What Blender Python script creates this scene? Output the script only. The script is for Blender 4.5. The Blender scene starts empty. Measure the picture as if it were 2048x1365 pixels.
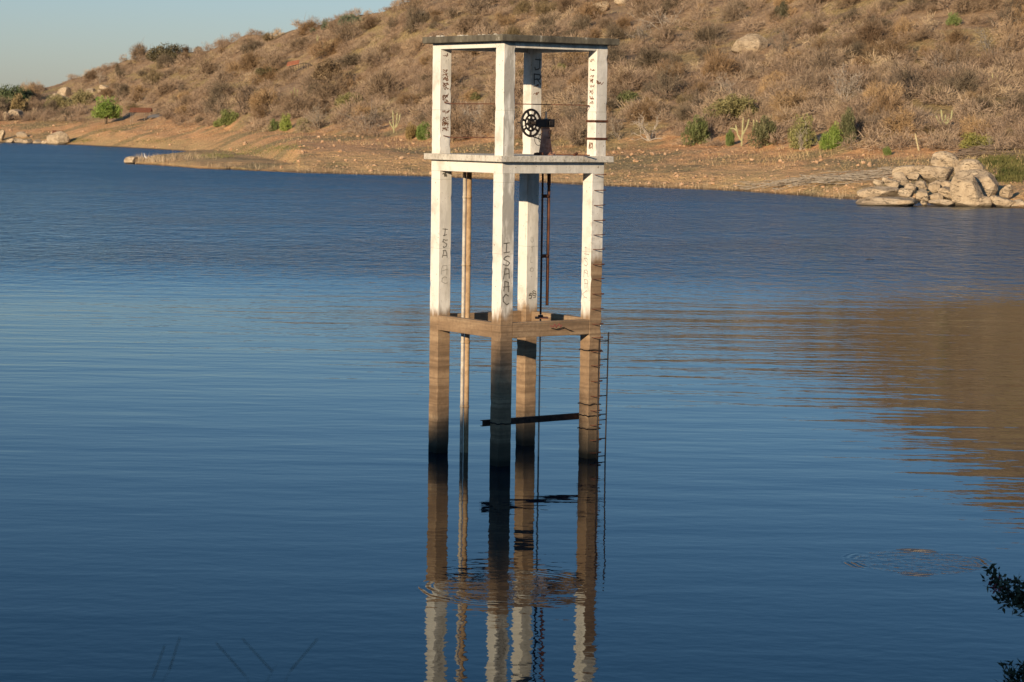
import bpy, math, random
import numpy as np
from mathutils import Vector, Matrix

S = bpy.context.scene
COL = S.collection
rnd = random.Random(7)
rs = np.random.RandomState(11)

# ---------------------------------------------------------------- camera
F_PX, HOR, ROLL, EYE = 4736.0, 247.15, 0.0146, 6.6
PITCH = math.atan((682.5 - HOR) / F_PX)
fw = np.array([0, math.cos(PITCH), -math.sin(PITCH)])
r0 = np.array([1.0, 0, 0]); u0 = np.array([0, math.sin(PITCH), math.cos(PITCH)])
cr = r0 * math.cos(ROLL) + u0 * math.sin(ROLL)
cu = -r0 * math.sin(ROLL) + u0 * math.cos(ROLL)
cam = bpy.data.objects.new('camera', bpy.data.cameras.new('camera')); COL.objects.link(cam)
cam.matrix_world = Matrix(((cr[0], cu[0], -fw[0], 0), (cr[1], cu[1], -fw[1], 0), (cr[2], cu[2], -fw[2], EYE), (0, 0, 0, 1)))
cam.data.sensor_width = 36; cam.data.lens = F_PX / 2048 * 36
cam.data.clip_end = 6000; cam.data.clip_start = 0.5
cam.data.dof.use_dof = True; cam.data.dof.focus_distance = 47.5; cam.data.dof.aperture_fstop = 5.0
S.camera = cam

# ---------------------------------------------------------------- sky, sun, exposure
SUN = Vector((-.498, -.97, .285)).normalized()          # towards the sun
SUN_EL = math.asin(SUN.z); SUN_AZ = math.atan2(SUN.x, SUN.y)
w = bpy.data.worlds.new('World'); S.world = w; w.use_nodes = True
nt = w.node_tree; bg = nt.nodes['Background']
sky = nt.nodes.new('ShaderNodeTexSky'); sky.sky_type = 'NISHITA'; sky.sun_disc = False
sky.sun_elevation = SUN_EL; sky.sun_rotation = SUN_AZ
sky.air_density = 1.0; sky.dust_density = .5; sky.ozone_density = 2.5
tint = nt.nodes.new('ShaderNodeMix'); tint.data_type = 'RGBA'; tint.blend_type = 'MULTIPLY'; tint.inputs[0].default_value = 1
tc_ = nt.nodes.new('ShaderNodeTexCoord'); sp_ = nt.nodes.new('ShaderNodeSeparateXYZ'); nt.links.new(tc_.outputs['Generated'], sp_.inputs[0])
cr_ = nt.nodes.new('ShaderNodeValToRGB'); cr_.color_ramp.elements[0].position = 0.; cr_.color_ramp.elements[1].position = .3
cr_.color_ramp.elements[0].color = (.83, .855, 1.10, 1); cr_.color_ramp.elements[1].color = (.46, .81, 1.04, 1)      # clear dry air: bluer overhead
nt.links.new(sp_.outputs[2], cr_.inputs[0]); nt.links.new(cr_.outputs[0], tint.inputs[7])
nt.links.new(sky.outputs[0], tint.inputs[6]); nt.links.new(tint.outputs[2], bg.inputs[0]); bg.inputs[1].default_value = 0.088
sl = bpy.data.lights.new('sun', 'SUN'); sl.energy = 4.9; sl.angle = math.radians(.5); sl.color = (1, .80, .55)
so = bpy.data.objects.new('sun', sl); COL.objects.link(so)
so.rotation_euler = (-SUN).to_track_quat('-Z', 'Y').to_euler()
S.view_settings.view_transform = 'Standard'; S.view_settings.look = 'None'
S.view_settings.exposure = 0.25; S.view_settings.gamma = 1
S.cycles.use_denoising = True
S.cycles.max_bounces = 5; S.cycles.diffuse_bounces = 2; S.cycles.glossy_bounces = 3
S.cycles.use_adaptive_sampling = True; S.cycles.adaptive_threshold = 0.01

# ---------------------------------------------------------------- helpers
def hz(px): return HOR + (px - 1024) * ROLL
def at(px, py, Y):
    d = fw * F_PX + cr * (px - 1024) - cu * (py - 682.5)
    return d * (Y / d[1]) + np.array([0, 0, EYE])
def on_water(px, py, z=0):
    d = fw * F_PX + cr * (px - 1024) - cu * (py - 682.5)
    return d * ((z - EYE) / d[2]) + np.array([0, 0, EYE])

def tag(o, label=None, cat=None, group=None, kind=None):
    if label: o['label'] = label
    if cat: o['category'] = cat
    if group: o['group'] = group
    if kind: o['kind'] = kind
    return o
def empty(name, loc=(0, 0, 0), rz=0):
    o = bpy.data.objects.new(name, None); COL.objects.link(o); o.location = loc; o.rotation_euler = (0, 0, rz)
    o.empty_display_size = .2
    return o
def link(name, me, parent=None, loc=None):
    o = bpy.data.objects.new(name, me); COL.objects.link(o)
    if parent: o.parent = parent
    if loc is not None: o.location = loc
    return o
def fast_mesh(name, V, Q, mat, smooth=False):
    """V (n,3), Q (m,4) or (m,3)"""
    me = bpy.data.meshes.new(name); V = np.asarray(V, np.float32); Q = np.asarray(Q, np.int32)
    me.vertices.add(len(V)); me.vertices.foreach_set('co', V.ravel())
    k = Q.shape[1]
    me.loops.add(Q.size); me.loops.foreach_set('vertex_index', Q.ravel())
    me.polygons.add(len(Q)); me.polygons.foreach_set('loop_start', np.arange(len(Q), dtype=np.int32) * k)
    me.polygons.foreach_set('loop_total', np.full(len(Q), k, np.int32))
    if smooth: me.polygons.foreach_set('use_smooth', np.ones(len(Q), bool))
    me.update(calc_edges=True); me.validate()
    if mat: me.materials.append(mat)
    return me
class MB:
    def __init__(s): s.v = []; s.f = []
    def add(s, V, Fc):
        b = len(s.v); s.v += [tuple(map(float, p)) for p in V]; s.f += [[b + i for i in q] for q in Fc]
        return s
    def box(s, o, a, b, c):
        """corner o with edge vectors a,b,c (right handed)"""
        o, a, b, c = map(np.array, (o, a, b, c))
        V = [o, o + a, o + a + b, o + b, o + c, o + a + c, o + a + b + c, o + b + c]
        return s.add(V, [(0, 3, 2, 1), (4, 5, 6, 7), (0, 1, 5, 4), (1, 2, 6, 5), (2, 3, 7, 6), (3, 0, 4, 7)])
    def tube(s, pts, r, n=6, cap=True):
        pts = [np.array(p, float) for p in pts]
        rr = r if hasattr(r, '__len__') else [r] * len(pts)
        V = []; Fc = []; prev = None
        for i, p in enumerate(pts):
            t = pts[min(i + 1, len(pts) - 1)] - pts[max(i - 1, 0)]; t = t / (np.linalg.norm(t) + 1e-9)
            if prev is None: prev = np.array([0, 0, 1.]) if abs(t[2]) < .9 else np.array([1., 0, 0])
            a = prev - t * (prev @ t); a /= np.linalg.norm(a) + 1e-9; prev = a; b = np.cross(t, a)
            for k in range(n):
                q = 2 * math.pi * k / n; V.append(p + rr[i] * (a * math.cos(q) + b * math.sin(q)))
        for i in range(len(pts) - 1):
            for k in range(n): Fc.append((i * n + k, i * n + (k + 1) % n, (i + 1) * n + (k + 1) % n, (i + 1) * n + k))
        if cap: Fc.append(tuple(range(n))[::-1]); Fc.append(tuple((len(pts) - 1) * n + k for k in range(n)))
        return s.add(V, Fc)
    def build(s, name, mat, parent=None, smooth=False, bevel=0):
        me = bpy.data.meshes.new(name); me.from_pydata(s.v, [], s.f)
        if smooth:
            for p in me.polygons: p.use_smooth = True
        if mat: me.materials.append(mat)
        o = link(name, me, parent)
        if bevel:
            m = o.modifiers.new('bevel', 'BEVEL'); m.width = bevel; m.segments = 2; m.limit_method = 'ANGLE'
        return o

# ---------------------------------------------------------------- node helpers
class NT:
    def __init__(s, name):
        s.m = bpy.data.materials.new(name); s.m.use_nodes = True; s.t = s.m.node_tree
        s.b = s.t.nodes['Principled BSDF']; s.b.inputs['Specular IOR Level'].default_value = .25
        s.b.inputs['Roughness'].default_value = .85
        s._pos = None
    def n(s, k, **kw):
        q = s.t.nodes.new(k)
        for a, b in kw.items(): setattr(q, a, b)
        return q
    def set(s, inp, v):
        if v is None: return
        if isinstance(v, bpy.types.NodeSocket): s.t.links.new(v, inp)
        elif isinstance(v, tuple) and len(v) == 3 and inp.type == 'RGBA': inp.default_value = (*v, 1)
        else: inp.default_value = v
    def math(s, op, a, b=None, c=None, clamp=False):
        q = s.n('ShaderNodeMath', operation=op); q.use_clamp = clamp
        for i, v in enumerate((a, b, c)): s.set(q.inputs[i], v)
        return q.outputs[0]
    def pos(s):
        if s._pos is None: s._pos = s.n('ShaderNodeNewGeometry')
        return s._pos.outputs['Position']
    def obj(s): return s.n('ShaderNodeTexCoord').outputs['Object']
    def xyz(s, v):
        q = s.n('ShaderNodeSeparateXYZ'); s.set(q.inputs[0], v); return q.outputs
    def scale(s, v, sc, off=(0, 0, 0), rot=(0, 0, 0)):
        q = s.n('ShaderNodeMapping'); s.set(q.inputs[0], v); q.inputs['Scale'].default_value = sc
        q.inputs['Location'].default_value = off; q.inputs['Rotation'].default_value = rot; return q.outputs[0]
    def noise(s, v, sc, det=3, rough=.55, col=False, dist=0):
        q = s.n('ShaderNodeTexNoise'); s.set(q.inputs['Vector'], v); q.inputs['Scale'].default_value = sc
        q.inputs['Detail'].default_value = det; q.inputs['Roughness'].default_value = rough; q.inputs['Distortion'].default_value = dist
        return q.outputs[1 if col else 0]
    def ramp(s, f, stops, interp='LINEAR'):
        q = s.n('ShaderNodeValToRGB'); s.set(q.inputs[0], f); e = q.color_ramp.elements
        q.color_ramp.interpolation = interp
        while len(e) < len(stops): e.new(.5)
        for i, (p, c) in enumerate(stops):
            e[i].position = p; e[i].color = (*c, 1) if isinstance(c, tuple) else (c, c, c, 1)
        return q.outputs[0]
    def mr(s, v, a, b, c=0., d=1., smooth=True):
        q = s.n('ShaderNodeMapRange'); q.interpolation_type = 'SMOOTHSTEP' if smooth else 'LINEAR'
        for i, x in enumerate((v, a, b, c, d)): s.set(q.inputs[i], x)
        return q.outputs[0]
    def mix(s, f, a, b, mode='MIX'):
        q = s.n('ShaderNodeMix', data_type='RGBA', blend_type=mode)
        s.set(q.inputs[0], f); s.set(q.inputs[6], a); s.set(q.inputs[7], b); return q.outputs[2]
    def bump(s, h, dist=.02, strength=1, normal=None):
        q = s.n('ShaderNodeBump'); s.set(q.inputs['Height'], h); q.inputs['Distance'].default_value = dist
        s.set(q.inputs['Strength'], strength)
        if normal is not None: s.set(q.inputs['Normal'], normal)
        return q.outputs[0]
    def out(s, col=None, rough=None, normal=None, metal=None):
        s.set(s.b.inputs['Base Color'], col); s.set(s.b.inputs['Roughness'], rough); s.set(s.b.inputs['Normal'], normal)
        s.set(s.b.inputs['Metallic'], metal); return s.m

# ---------------------------------------------------------------- numpy value noise
_G = np.random.RandomState(3).rand(256, 256)
def vnoise(x, y):
    x = np.asarray(x, float); y = np.asarray(y, float)
    xi = np.floor(x).astype(int); yi = np.floor(y).astype(int); fx = x - xi; fy = y - yi
    fx = fx * fx * (3 - 2 * fx); fy = fy * fy * (3 - 2 * fy)
    g = lambda a, b: _G[a % 256, b % 256]
    return (g(xi, yi) * (1 - fx) + g(xi + 1, yi) * fx) * (1 - fy) + (g(xi, yi + 1) * (1 - fx) + g(xi + 1, yi + 1) * fx) * fy - .5
def fbm(x, y, o=4):
    return sum(vnoise(x * 2 ** k + 17 * k, y * 2 ** k + 5 * k) / 1.8 ** k for k in range(o))

# ---------------------------------------------------------------- terrain shape
# columns of the far shore: azimuth given as a column number; knots of distance and height
def zk(px, py, Y): return at(px, py, Y)[2]
def colm(px, sh, *ks):
    return [px, [sh] + [k[1] for k in ks], [0.] + [zk(px, k[0], k[1]) for k in ks]]
CT = [
    [-3200, [700, 730, 760, 850, 1000], [0, 2, 5, 9, 12]],
    [-700, [640, 665, 695, 760, 900], [0, 2, 5, 9, 13]],
    colm(0, 590, (262, 612), (237, 640), (214, 690), (198, 740)),
    colm(130, 573, (265, 595), (241, 622), (205, 680), (166, 735)),
    colm(250, 530, (264, 556), (243, 590), (178, 650), (120, 705)),
    colm(385, 480, (284, 500), (247, 545), (162, 610), (98, 665)),
    colm(450, 430, (287, 462), (257, 505), (165, 580), (84, 645)),
    colm(520, 350, (300, 392), (259, 462), (165, 548), (74, 620)),
    colm(600, 299, (302, 322), (262, 430), (165, 520), (60, 600)),
    colm(730, 294, (306, 314), (270, 378), (165, 468), (38, 565)),
    colm(860, 290, (318, 303), (284, 342), (160, 430), (-12, 515)),
    colm(1210, 257, (337, 269), (292, 300), (130, 380), (-18, 475)),
    colm(1500, 242, (352, 251), (297, 280), (130, 355), (-38, 450)),
    colm(1700, 221, (368, 229), (302, 258), (130, 330), (-115, 447)),
    colm(2048, 202, (385, 209), (312, 240), (130, 320), (-350, 450)),
    [2900, [165, 174, 205, 290, 430], [0, 2, 5, 22, 68]],
    [4600, [120, 130, 160, 250, 400], [0, 2, 6, 24, 74]],
]
CA = np.array([c[0] for c in CT], float); CY = np.array([c[1] for c in CT], float); CZ = np.array([c[2] for c in CT], float)
def knots(a):
    a = np.asarray(a, float)
    return (np.stack([np.interp(a, CA, CY[:, k]) for k in range(5)], -1), np.stack([np.interp(a, CA, CZ[:, k]) for k in range(5)], -1))
def height(X, Y, fine=True):
    X = np.asarray(X, float); Y = np.asarray(Y, float)
    a = 1024 + F_PX * X / Y + 6
    ky, kz = knots(a)
    sh = ky[..., 0] + fbm(X * .06, Y * .06, 3) * 3.0
    ky = ky.copy(); ky[..., 0] = sh
    t = np.zeros_like(Y); z = np.where(Y < sh, np.maximum((Y - sh) * .09, -3.), 0)
    for k in range(4):
        y0, y1, z0, z1 = ky[..., k], ky[..., k + 1], kz[..., k], kz[..., k + 1]
        q = (Y - y0) / (y1 - y0)
        z = np.where((q > 0) & (q <= 1), z0 + (z1 - z0) * q, z); t = np.where((q > 0) & (q <= 1), k + q, t)
    over = Y > ky[..., 4]
    z = np.where(over, kz[..., 4] - (Y - ky[..., 4]) * .03, z); t = np.where(over, 4 + (Y - ky[..., 4]) / 100, t)
    # the low spit that runs out to the left in front of the bay
    lf = np.interp(a, [235, 250, 300, 400, 500, 560, 620], [352, 344.5, 336, 315, 308, 303, 296])
    lb = np.interp(a, [235, 250, 300, 400, 450, 520, 560, 620], [352, 349, 372, 460, 470, 420, 375, 310])
    wd = np.clip(lb - lf, .1, None); q = (Y - lf) / wd
    zs = np.where((q > 0) & (q < 1) & (a > 236) & (a < 620), np.clip(np.minimum(q, 1 - q) * wd * .07, 0, .75) + .02, -9)
    on_spit = zs > z
    z = np.maximum(z, zs); t = np.where(on_spit, .4, t)
    if fine:
        amp = np.clip(t - 1.6, 0, 1) * 1.6 + np.clip(t, 0, .5) * .5
        z = z + fbm(X * .035, Y * .035, 5) * amp * 1.3 + np.where(z > .1, fbm(X * .5, Y * .5, 3) * .16, 0)
    return z, t
def pt(a, t):
    """world points at column a, knot parameter t"""
    a = np.asarray(a, float); t = np.asarray(t, float)
    ky, _ = knots(a); k = np.clip(t.astype(int), 0, 3); q = t - k
    Y = np.take_along_axis(ky, k[..., None], -1)[..., 0] * (1 - q) + np.take_along_axis(ky, k[..., None] + 1, -1)[..., 0] * q
    X = (a - 1030) * Y / F_PX
    z, tt = height(X, Y)
    return X, Y, z, tt
_YS = np.linspace(150, 960, 2700)
def ground(px, py):
    """first terrain point seen along that direction"""
    d = fw * F_PX + cr * (px - 1024) - cu * (py - 682.5)
    P = d[None] * (_YS / d[1])[:, None] + np.array([0, 0, EYE])
    z, t = height(P[:, 0], P[:, 1])
    hit = np.nonzero((z > P[:, 2]) & (z > -.5))[0]
    if len(hit) == 0: return None
    i = hit[0]; return np.array([P[i, 0], P[i, 1], z[i]])

# ---------------------------------------------------------------- materials: setting
def mat_land():
    s = NT('dry_hillside_soil'); p = s.pos(); z = s.xyz(p)[2]
    n1 = s.noise(p, .05, 5, .6); n2 = s.noise(p, .35, 5, .65); n3 = s.noise(p, 2.2, 3, .6)
    hill = s.ramp(n2, [(.3, (.23, .14, .08)), (.5, (.36, .235, .135)), (.68, (.46, .31, .18))])
    bank = s.ramp(n2, [(.3, (.54, .27, .115)), (.5, (.70, .375, .17)), (.7, (.76, .47, .24))])
    straw = s.ramp(n3, [(.35, (.27, .19, .08)), (.65, (.44, .32, .15))])
    low = s.ramp(n1, [(.42, (.58, .38, .17)), (.58, (.68, .38, .17))])
    zz = s.math('ADD', z, s.math('MULTIPLY', s.math('SUBTRACT', n2, .5), 4.))
    c = s.mix(s.mr(zz, 1.2, 3.2), low, bank)
    c = s.mix(s.mr(zz, 4.2, 7.5), c, hill)
    c = s.mix(s.mr(n1, .48, .58), c, straw)
    c = s.mix(s.mr(n3, .35, .7), s.mix(.35, c, (.08, .05, .03)), c)
    wet = s.mr(z, .02, .28)
    c = s.mix(wet, s.mix(.75, c, (.07, .035, .018)), c)
    return s.out(c, .95, s.bump(s.math('ADD', s.math('MULTIPLY', n2, .8), s.math('MULTIPLY', n3, .25)), .8))
M_LAND = mat_land()

def mat_water():
    s = NT('lake_water'); p = s.pos(); X, Y, Z = s.xyz(p)
    patch = s.noise(s.scale(p, (.35, 1, 1)), .03, 3, .5)
    Yn = s.math('ADD', Y, s.math('MULTIPLY', s.math('SUBTRACT', patch, .5), 26.))
    # wave heights in metres; calm near the dam, ruffled by the breeze further out
    def crest(sx, sy, sc, det, rough=.5, rot=0., d=0):
        return s.math('SUBTRACT', s.noise(s.scale(p, (sx, sy, 1), rot=(0, 0, rot)), sc, det, rough, dist=d), .5)
    a_mid = s.math('ADD', s.mr(Yn, 32, 66, .42, 1.05, False), s.mr(Yn, 66, 92, 0., .35))
    a_far = s.mr(Yn, 80, 128, 0., 1.)
    calm1 = s.math('MULTIPLY', crest(.34, 1., 1.7, 2., .45, .05), .011)
    calm2 = s.math('MULTIPLY', crest(.3, 1., .5, 1, .4, -.08), .026)
    rip = s.math('MULTIPLY', crest(.8, 1., 3.6, 2., .5), .0018)
    near = s.math('ADD', s.math('MULTIPLY', s.math('ADD', calm1, calm2), a_mid), s.math('MULTIPLY', rip, s.math('ADD', s.mr(Y, 22, 45, 2.0, .8), s.mr(Y, 50, 85, 0., 3.2))))
    gust = s.mr(s.noise(s.scale(p, (.5, 1, 1)), .06, 3, .6), .3, .7, .65, 1.3)
    far = s.math('MULTIPLY', s.math('MULTIPLY', crest(.9, 1., 1.3, 3, .6), .14), gust)
    # the faces of the wavelets that can be seen lean towards the dam
    far = s.math('ADD', far, s.math('MULTIPLY', crest(1.5, .6, .65, 3, .6), .20))
    far = s.math('ADD', far, s.math('MULTIPLY', crest(.9, .5, .30, 3, .6), .22))
    def lean(y0, span, c):
        t = s.math('MINIMUM', s.math('MAXIMUM', s.math('SUBTRACT', Y, y0), 0.), span)
        q = s.math('MULTIPLY', s.math('MULTIPLY', t, t), .5 / span)
        return s.math('MULTIPLY', s.math('ADD', q, s.math('MAXIMUM', s.math('SUBTRACT', Y, y0 + span), 0.)), c)
    h = s.math('ADD', near, s.math('MULTIPLY', far, a_far))
    h = s.math('ADD', h, s.math('ADD', lean(82., 26., .06), lean(100., 180., .088)))
    # rings spreading on the calm water
    def rings(c, R, k, amp):
        dx = s.math('SUBTRACT', X, float(c[0])); dy = s.math('SUBTRACT', Y, float(c[1]))
        r = s.math('SQRT', s.math('ADD', s.math('MULTIPLY', dx, dx), s.math('MULTIPLY', dy, dy)))
        win = s.math('MULTIPLY', s.mr(r, R * .72, R * .9), s.mr(r, R * 1.0, R * 1.1, 1., 0.))
        inner = s.mr(r, R * .85, R, 1., 0.)
        wv = s.math('MULTIPLY', s.math('SINE', s.math('ADD', s.math('MULTIPLY', r, k), s.math('MULTIPLY', crest(1., 1., 1.6, 2), 9.))), s.math('MULTIPLY', s.math('MULTIPLY', win, s.mr(crest(1., 1., 1.3, 1), -.12, .12)), amp))
        nz = s.math('MULTIPLY', s.math('MULTIPLY', crest(1., 1., 5., 3), inner), amp * 3.)
        return s.math('ADD', wv, nz)
    h = s.math('ADD', h, rings(on_water(1835, 1125), 1.1, 50., .0034))
    h = s.math('ADD', h, rings(on_water(1015, 1175), 1.25, 40., .0009))
    nrm = s.bump(h, 1.0)
    fr = s.n('ShaderNodeFresnel'); fr.inputs['IOR'].default_value = 1.33; s.set(fr.inputs['Normal'], nrm)
    gl = s.n('ShaderNodeBsdfGlossy'); s.set(gl.inputs['Color'], (.93, .98, .97)); s.set(gl.inputs['Roughness'], s.mr(Yn, 84, 120, .02, .14)); s.set(gl.inputs['Normal'], nrm)
    df = s.n('ShaderNodeBsdfDiffuse'); s.set(df.inputs['Color'], (.003, .010, .018))
    mx = s.n('ShaderNodeMixShader'); s.set(mx.inputs[0], s.math('POWER', fr.outputs[0], 1.22)); s.t.links.new(df.outputs[0], mx.inputs[1]); s.t.links.new(gl.outputs[0], mx.inputs[2])
    s.t.links.new(mx.outputs[0], s.t.nodes['Material Output'].inputs['Surface'])
    return s.m
M_WATER = mat_water()

# ---------------------------------------------------------------- terrain mesh
acol = np.concatenate([np.arange(-3200, -80, 60), np.arange(-80, 2130, 6), np.arange(2130, 4600, 60)])
trow = np.concatenate([np.linspace(-.35, 0, 6, endpoint=False), np.linspace(0, 1, 64, endpoint=False), np.linspace(1, 2, 36, endpoint=False),
                       np.linspace(2, 4, 110, endpoint=False), np.linspace(4, 9, 20)])
A, T = np.meshgrid(acol, trow)
ky, _ = knots(A)
k = np.clip(T.astype(int), 0, 3)
y0 = np.take_along_axis(ky, k[..., None], -1)[..., 0]; y1 = np.take_along_axis(ky, k[..., None] + 1, -1)[..., 0]
Y = np.where(T < 0, y0 + T * 60, np.where(T >= 4, ky[..., 4] + (T - 4) ** 2 * 60, y0 + (y1 - y0) * (T - k)))
# the spit needs its own rows between its front and the bay
front = np.interp(A, [235, 250, 300, 400, 500, 560, 600], [352, 344.5, 336, 315, 308, 304, 299])
spit = A < 600
Y = np.where(spit & (T < 1), np.interp(T, [-.35, 0, 1], [0, .12, 1]) * (ky[..., 1] - front + 6) + front - 6, Y)
X = (A - 1030) * Y / F_PX
Z, TT = height(X, Y)
nr, nc = A.shape; I = np.arange(nr * nc).reshape(nr, nc)
Q = np.stack([I[:-1, :-1], I[:-1, 1:], I[1:, 1:], I[1:, :-1]], -1).reshape(-1, 4)
o = link('hillside', fast_mesh('hillside', np.stack([X, Y, Z], -1).reshape(-1, 3), Q, M_LAND, True)); tag(o, kind='structure')

me = bpy.data.meshes.new('water'); R = 2500
me.from_pydata([(-R, -60, 0), (R, -60, 0), (R, 2400, 0), (-R, 2400, 0)], [], [(0, 1, 2, 3)]); me.materials.append(M_WATER)
tag(link('water', me), kind='structure')
me = bpy.data.meshes.new('lake_bed'); 
me.from_pydata([(-R, -300, -3.5), (R, -300, -3.5), (R, 2600, -3.5), (-R, 2600, -3.5)], [], [(0, 1, 2, 3)]); me.materials.append(M_LAND)
tag(link('lake_bed', me), kind='structure')

# near bank: the dam crest under the camera and the higher ground behind it
FC = np.array([-.2325, 45.2545]); SH = np.array([-SUN.x, -SUN.y]) / math.hypot(SUN.x, SUN.y); SP = np.array([SH[1], -SH[0]])
def bank_z(X, Y):
    Tq = (FC[0] - X) * SH[0] + (FC[1] - Y) * SH[1]; p = (X - FC[0]) * SP[0] + (Y - FC[1]) * SP[1]
    q = np.clip((14 - Y) / 11, -0.3, 1); z = -.3 + 5.3 * q
    e = np.clip((Tq - 49) / 11, 0, 1); e = e * e * (3 - 2 * e)
    return np.where(q < 1, z, 5.0 + e * (11.3 + .35 * vnoise(p * .5, p * 0)) ), Tq, p
gx = np.linspace(-170, 170, 341); gy = np.linspace(-190, 18, 209)
GX, GY = np.meshgrid(gx, gy); GZ, _, _ = bank_z(GX, GY)
I = np.arange(GX.size).reshape(GX.shape)
Q = np.stack([I[:-1, :-1], I[:-1, 1:], I[1:, 1:], I[1:, :-1]], -1).reshape(-1, 4)
tag(link('dam_bank', fast_mesh('dam_bank', np.stack([GX, GY, GZ], -1).reshape(-1, 3), Q, M_LAND, True)), kind='structure')

# ================================================================ THE TOWER
SIDE, PHI = 2.4536, .62
U = np.array([math.cos(PHI), math.sin(PHI), 0]); Wd = np.array([-math.sin(PHI), math.cos(PHI), 0]); K = np.array([0, 0, 1.])
F0 = np.array([FC[0], FC[1], 0])
def tw(u, v, z): return F0 + U * u + Wd * v + K * z
Z_RB, Z_RT, Z_DB, Z_DS, Z_DT, Z_RF, Z_TOP = 2.479, 2.772, 5.644, 5.862, 5.983, 8.148, 8.275

def mat_concrete(name, stain=2.9, right=None, grime=.3):
    s = NT(name); p = s.pos(); X, Yc, z = s.xyz(p)
    st = s.scale(p, (9, 9, .8)); streak = s.noise(st, 1., 4, .6); fine = s.noise(p, 14, 4, .6); big = s.noise(p, 2.2, 4, .6)
    white = s.mix(s.mr(big, .45, .75), (.80, .755, .68), (.57, .52, .44))
    white = s.mix(s.mr(s.math('MULTIPLY', streak, fine), .33, .46, 0, .6), white, (.45, .41, .35))
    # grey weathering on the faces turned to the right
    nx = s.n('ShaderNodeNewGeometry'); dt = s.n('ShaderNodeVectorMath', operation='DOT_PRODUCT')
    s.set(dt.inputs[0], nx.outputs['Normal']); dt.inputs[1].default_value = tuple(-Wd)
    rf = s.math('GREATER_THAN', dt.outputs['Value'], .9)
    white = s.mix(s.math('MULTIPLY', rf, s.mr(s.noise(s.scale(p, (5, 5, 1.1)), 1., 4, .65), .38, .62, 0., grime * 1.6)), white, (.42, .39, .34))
    flake = s.mr(s.noise(p, 26, 2, .5), .70, .74)
    white = s.mix(flake, white, (.22, .16, .11))
    if right: lvl = s.math('ADD', stain, s.math('MULTIPLY', rf, right - stain))
    else: lvl = stain
    zz = s.math('ADD', z, s.math('MULTIPLY', s.math('SUBTRACT', s.noise(s.scale(p, (7, 7, 1.6)), 1., 3), .5), .55))
    dz = s.math('SUBTRACT', zz, lvl)
    tanb = s.ramp(s.noise(s.scale(p, (.6, .6, 5.)), 1., 4, .6), [(.32, (.19, .125, .075)), (.5, (.31, .205, .122)), (.66, (.42, .295, .18))])
    tide = s.noise(s.scale(p, (.25, .25, 15.)), 1., 2, .5); tanb = s.mix(s.mr(tide, .5, .66, 0, .55), tanb, (.15, .095, .055))
    tanb = s.mix(s.mr(fine, .4, .7), tanb, s.mix(.4, tanb, (.16, .11, .07)))
    tanb = s.mix(s.mr(zz, .15, 1.0, .9, 0), tanb, (.07, .058, .04))
    f = s.mr(dz, -.14, .13)
    c = s.mix(f, tanb, white)
    c = s.mix(s.mr(z, .06, .2, .9, 0), c, (.022, .022, .016))
    seam = s.math('MULTIPLY', s.math('GREATER_THAN', s.math('FRACT', s.math('MULTIPLY', z, .73)), .994), .45)
    c = s.mix(seam, c, (.2, .17, .13))
    return s.out(c, .9, s.bump(s.math('ADD', fine, s.math('MULTIPLY', big, .6)), .006))
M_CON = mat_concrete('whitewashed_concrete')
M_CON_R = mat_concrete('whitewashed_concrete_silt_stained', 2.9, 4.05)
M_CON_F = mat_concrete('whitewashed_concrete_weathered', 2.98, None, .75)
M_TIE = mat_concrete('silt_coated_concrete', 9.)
def mat_slab(name, moss):
    s = NT(name); p = s.pos(); n = s.noise(s.scale(p, (1, 1, .5)), 3.2, 4, .7); f = s.noise(p, 18, 3)
    if moss: c = s.ramp(n, [(.34, (.06, .053, .04)), (.5, (.12, .105, .08)), (.63, (.17, .15, .11)), (.70, (.42, .38, .32))])
    else: c = s.ramp(n, [(.3, (.32, .27, .2)), (.45, (.55, .5, .42)), (.7, (.72, .67, .58))])
    c = s.mix(s.mr(f, .5, .75), c, s.mix(.5, c, (.1, .08, .05)))
    return s.out(c, .95, s.bump(f, .01))
M_ROOF = mat_slab('mossy_concrete', True); M_DECK = mat_slab('worn_deck_concrete', False)
def mat_rust(name, a, b, rough=.8, metal=0.):
    s = NT(name); n = s.noise(s.obj(), 9, 5, .65)
    return s.out(s.ramp(n, [(.35, a), (.65, b)]), rough, s.bump(n, .004), metal)
M_RUST = mat_rust('rusty_iron', (.07, .028, .018), (.17, .07, .04))
M_RUSTRED = mat_rust('rusty_red_paint', (.20, .085, .058), (.44, .25, .18))
M_BLACK = mat_rust('blackened_iron', (.012, .011, .012), (.035, .026, .022), .6)
M_PIPE = mat_rust('weathered_plastic_pipe', (.40, .33, .25), (.62, .56, .47), .6)
M_PIPETAN = mat_rust('silt_stained_pipe', (.30, .19, .10), (.48, .33, .19), .7)
M_INK = mat_rust('charcoal_marks', (.07, .065, .055), (.20, .18, .15), .95)
M_INK2 = mat_rust('faded_charcoal_marks', (.22, .205, .18), (.42, .39, .34), .95)
M_INKRUST = mat_rust('rust_brown_paint', (.13, .055, .028), (.25, .11, .05), .95)

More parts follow.
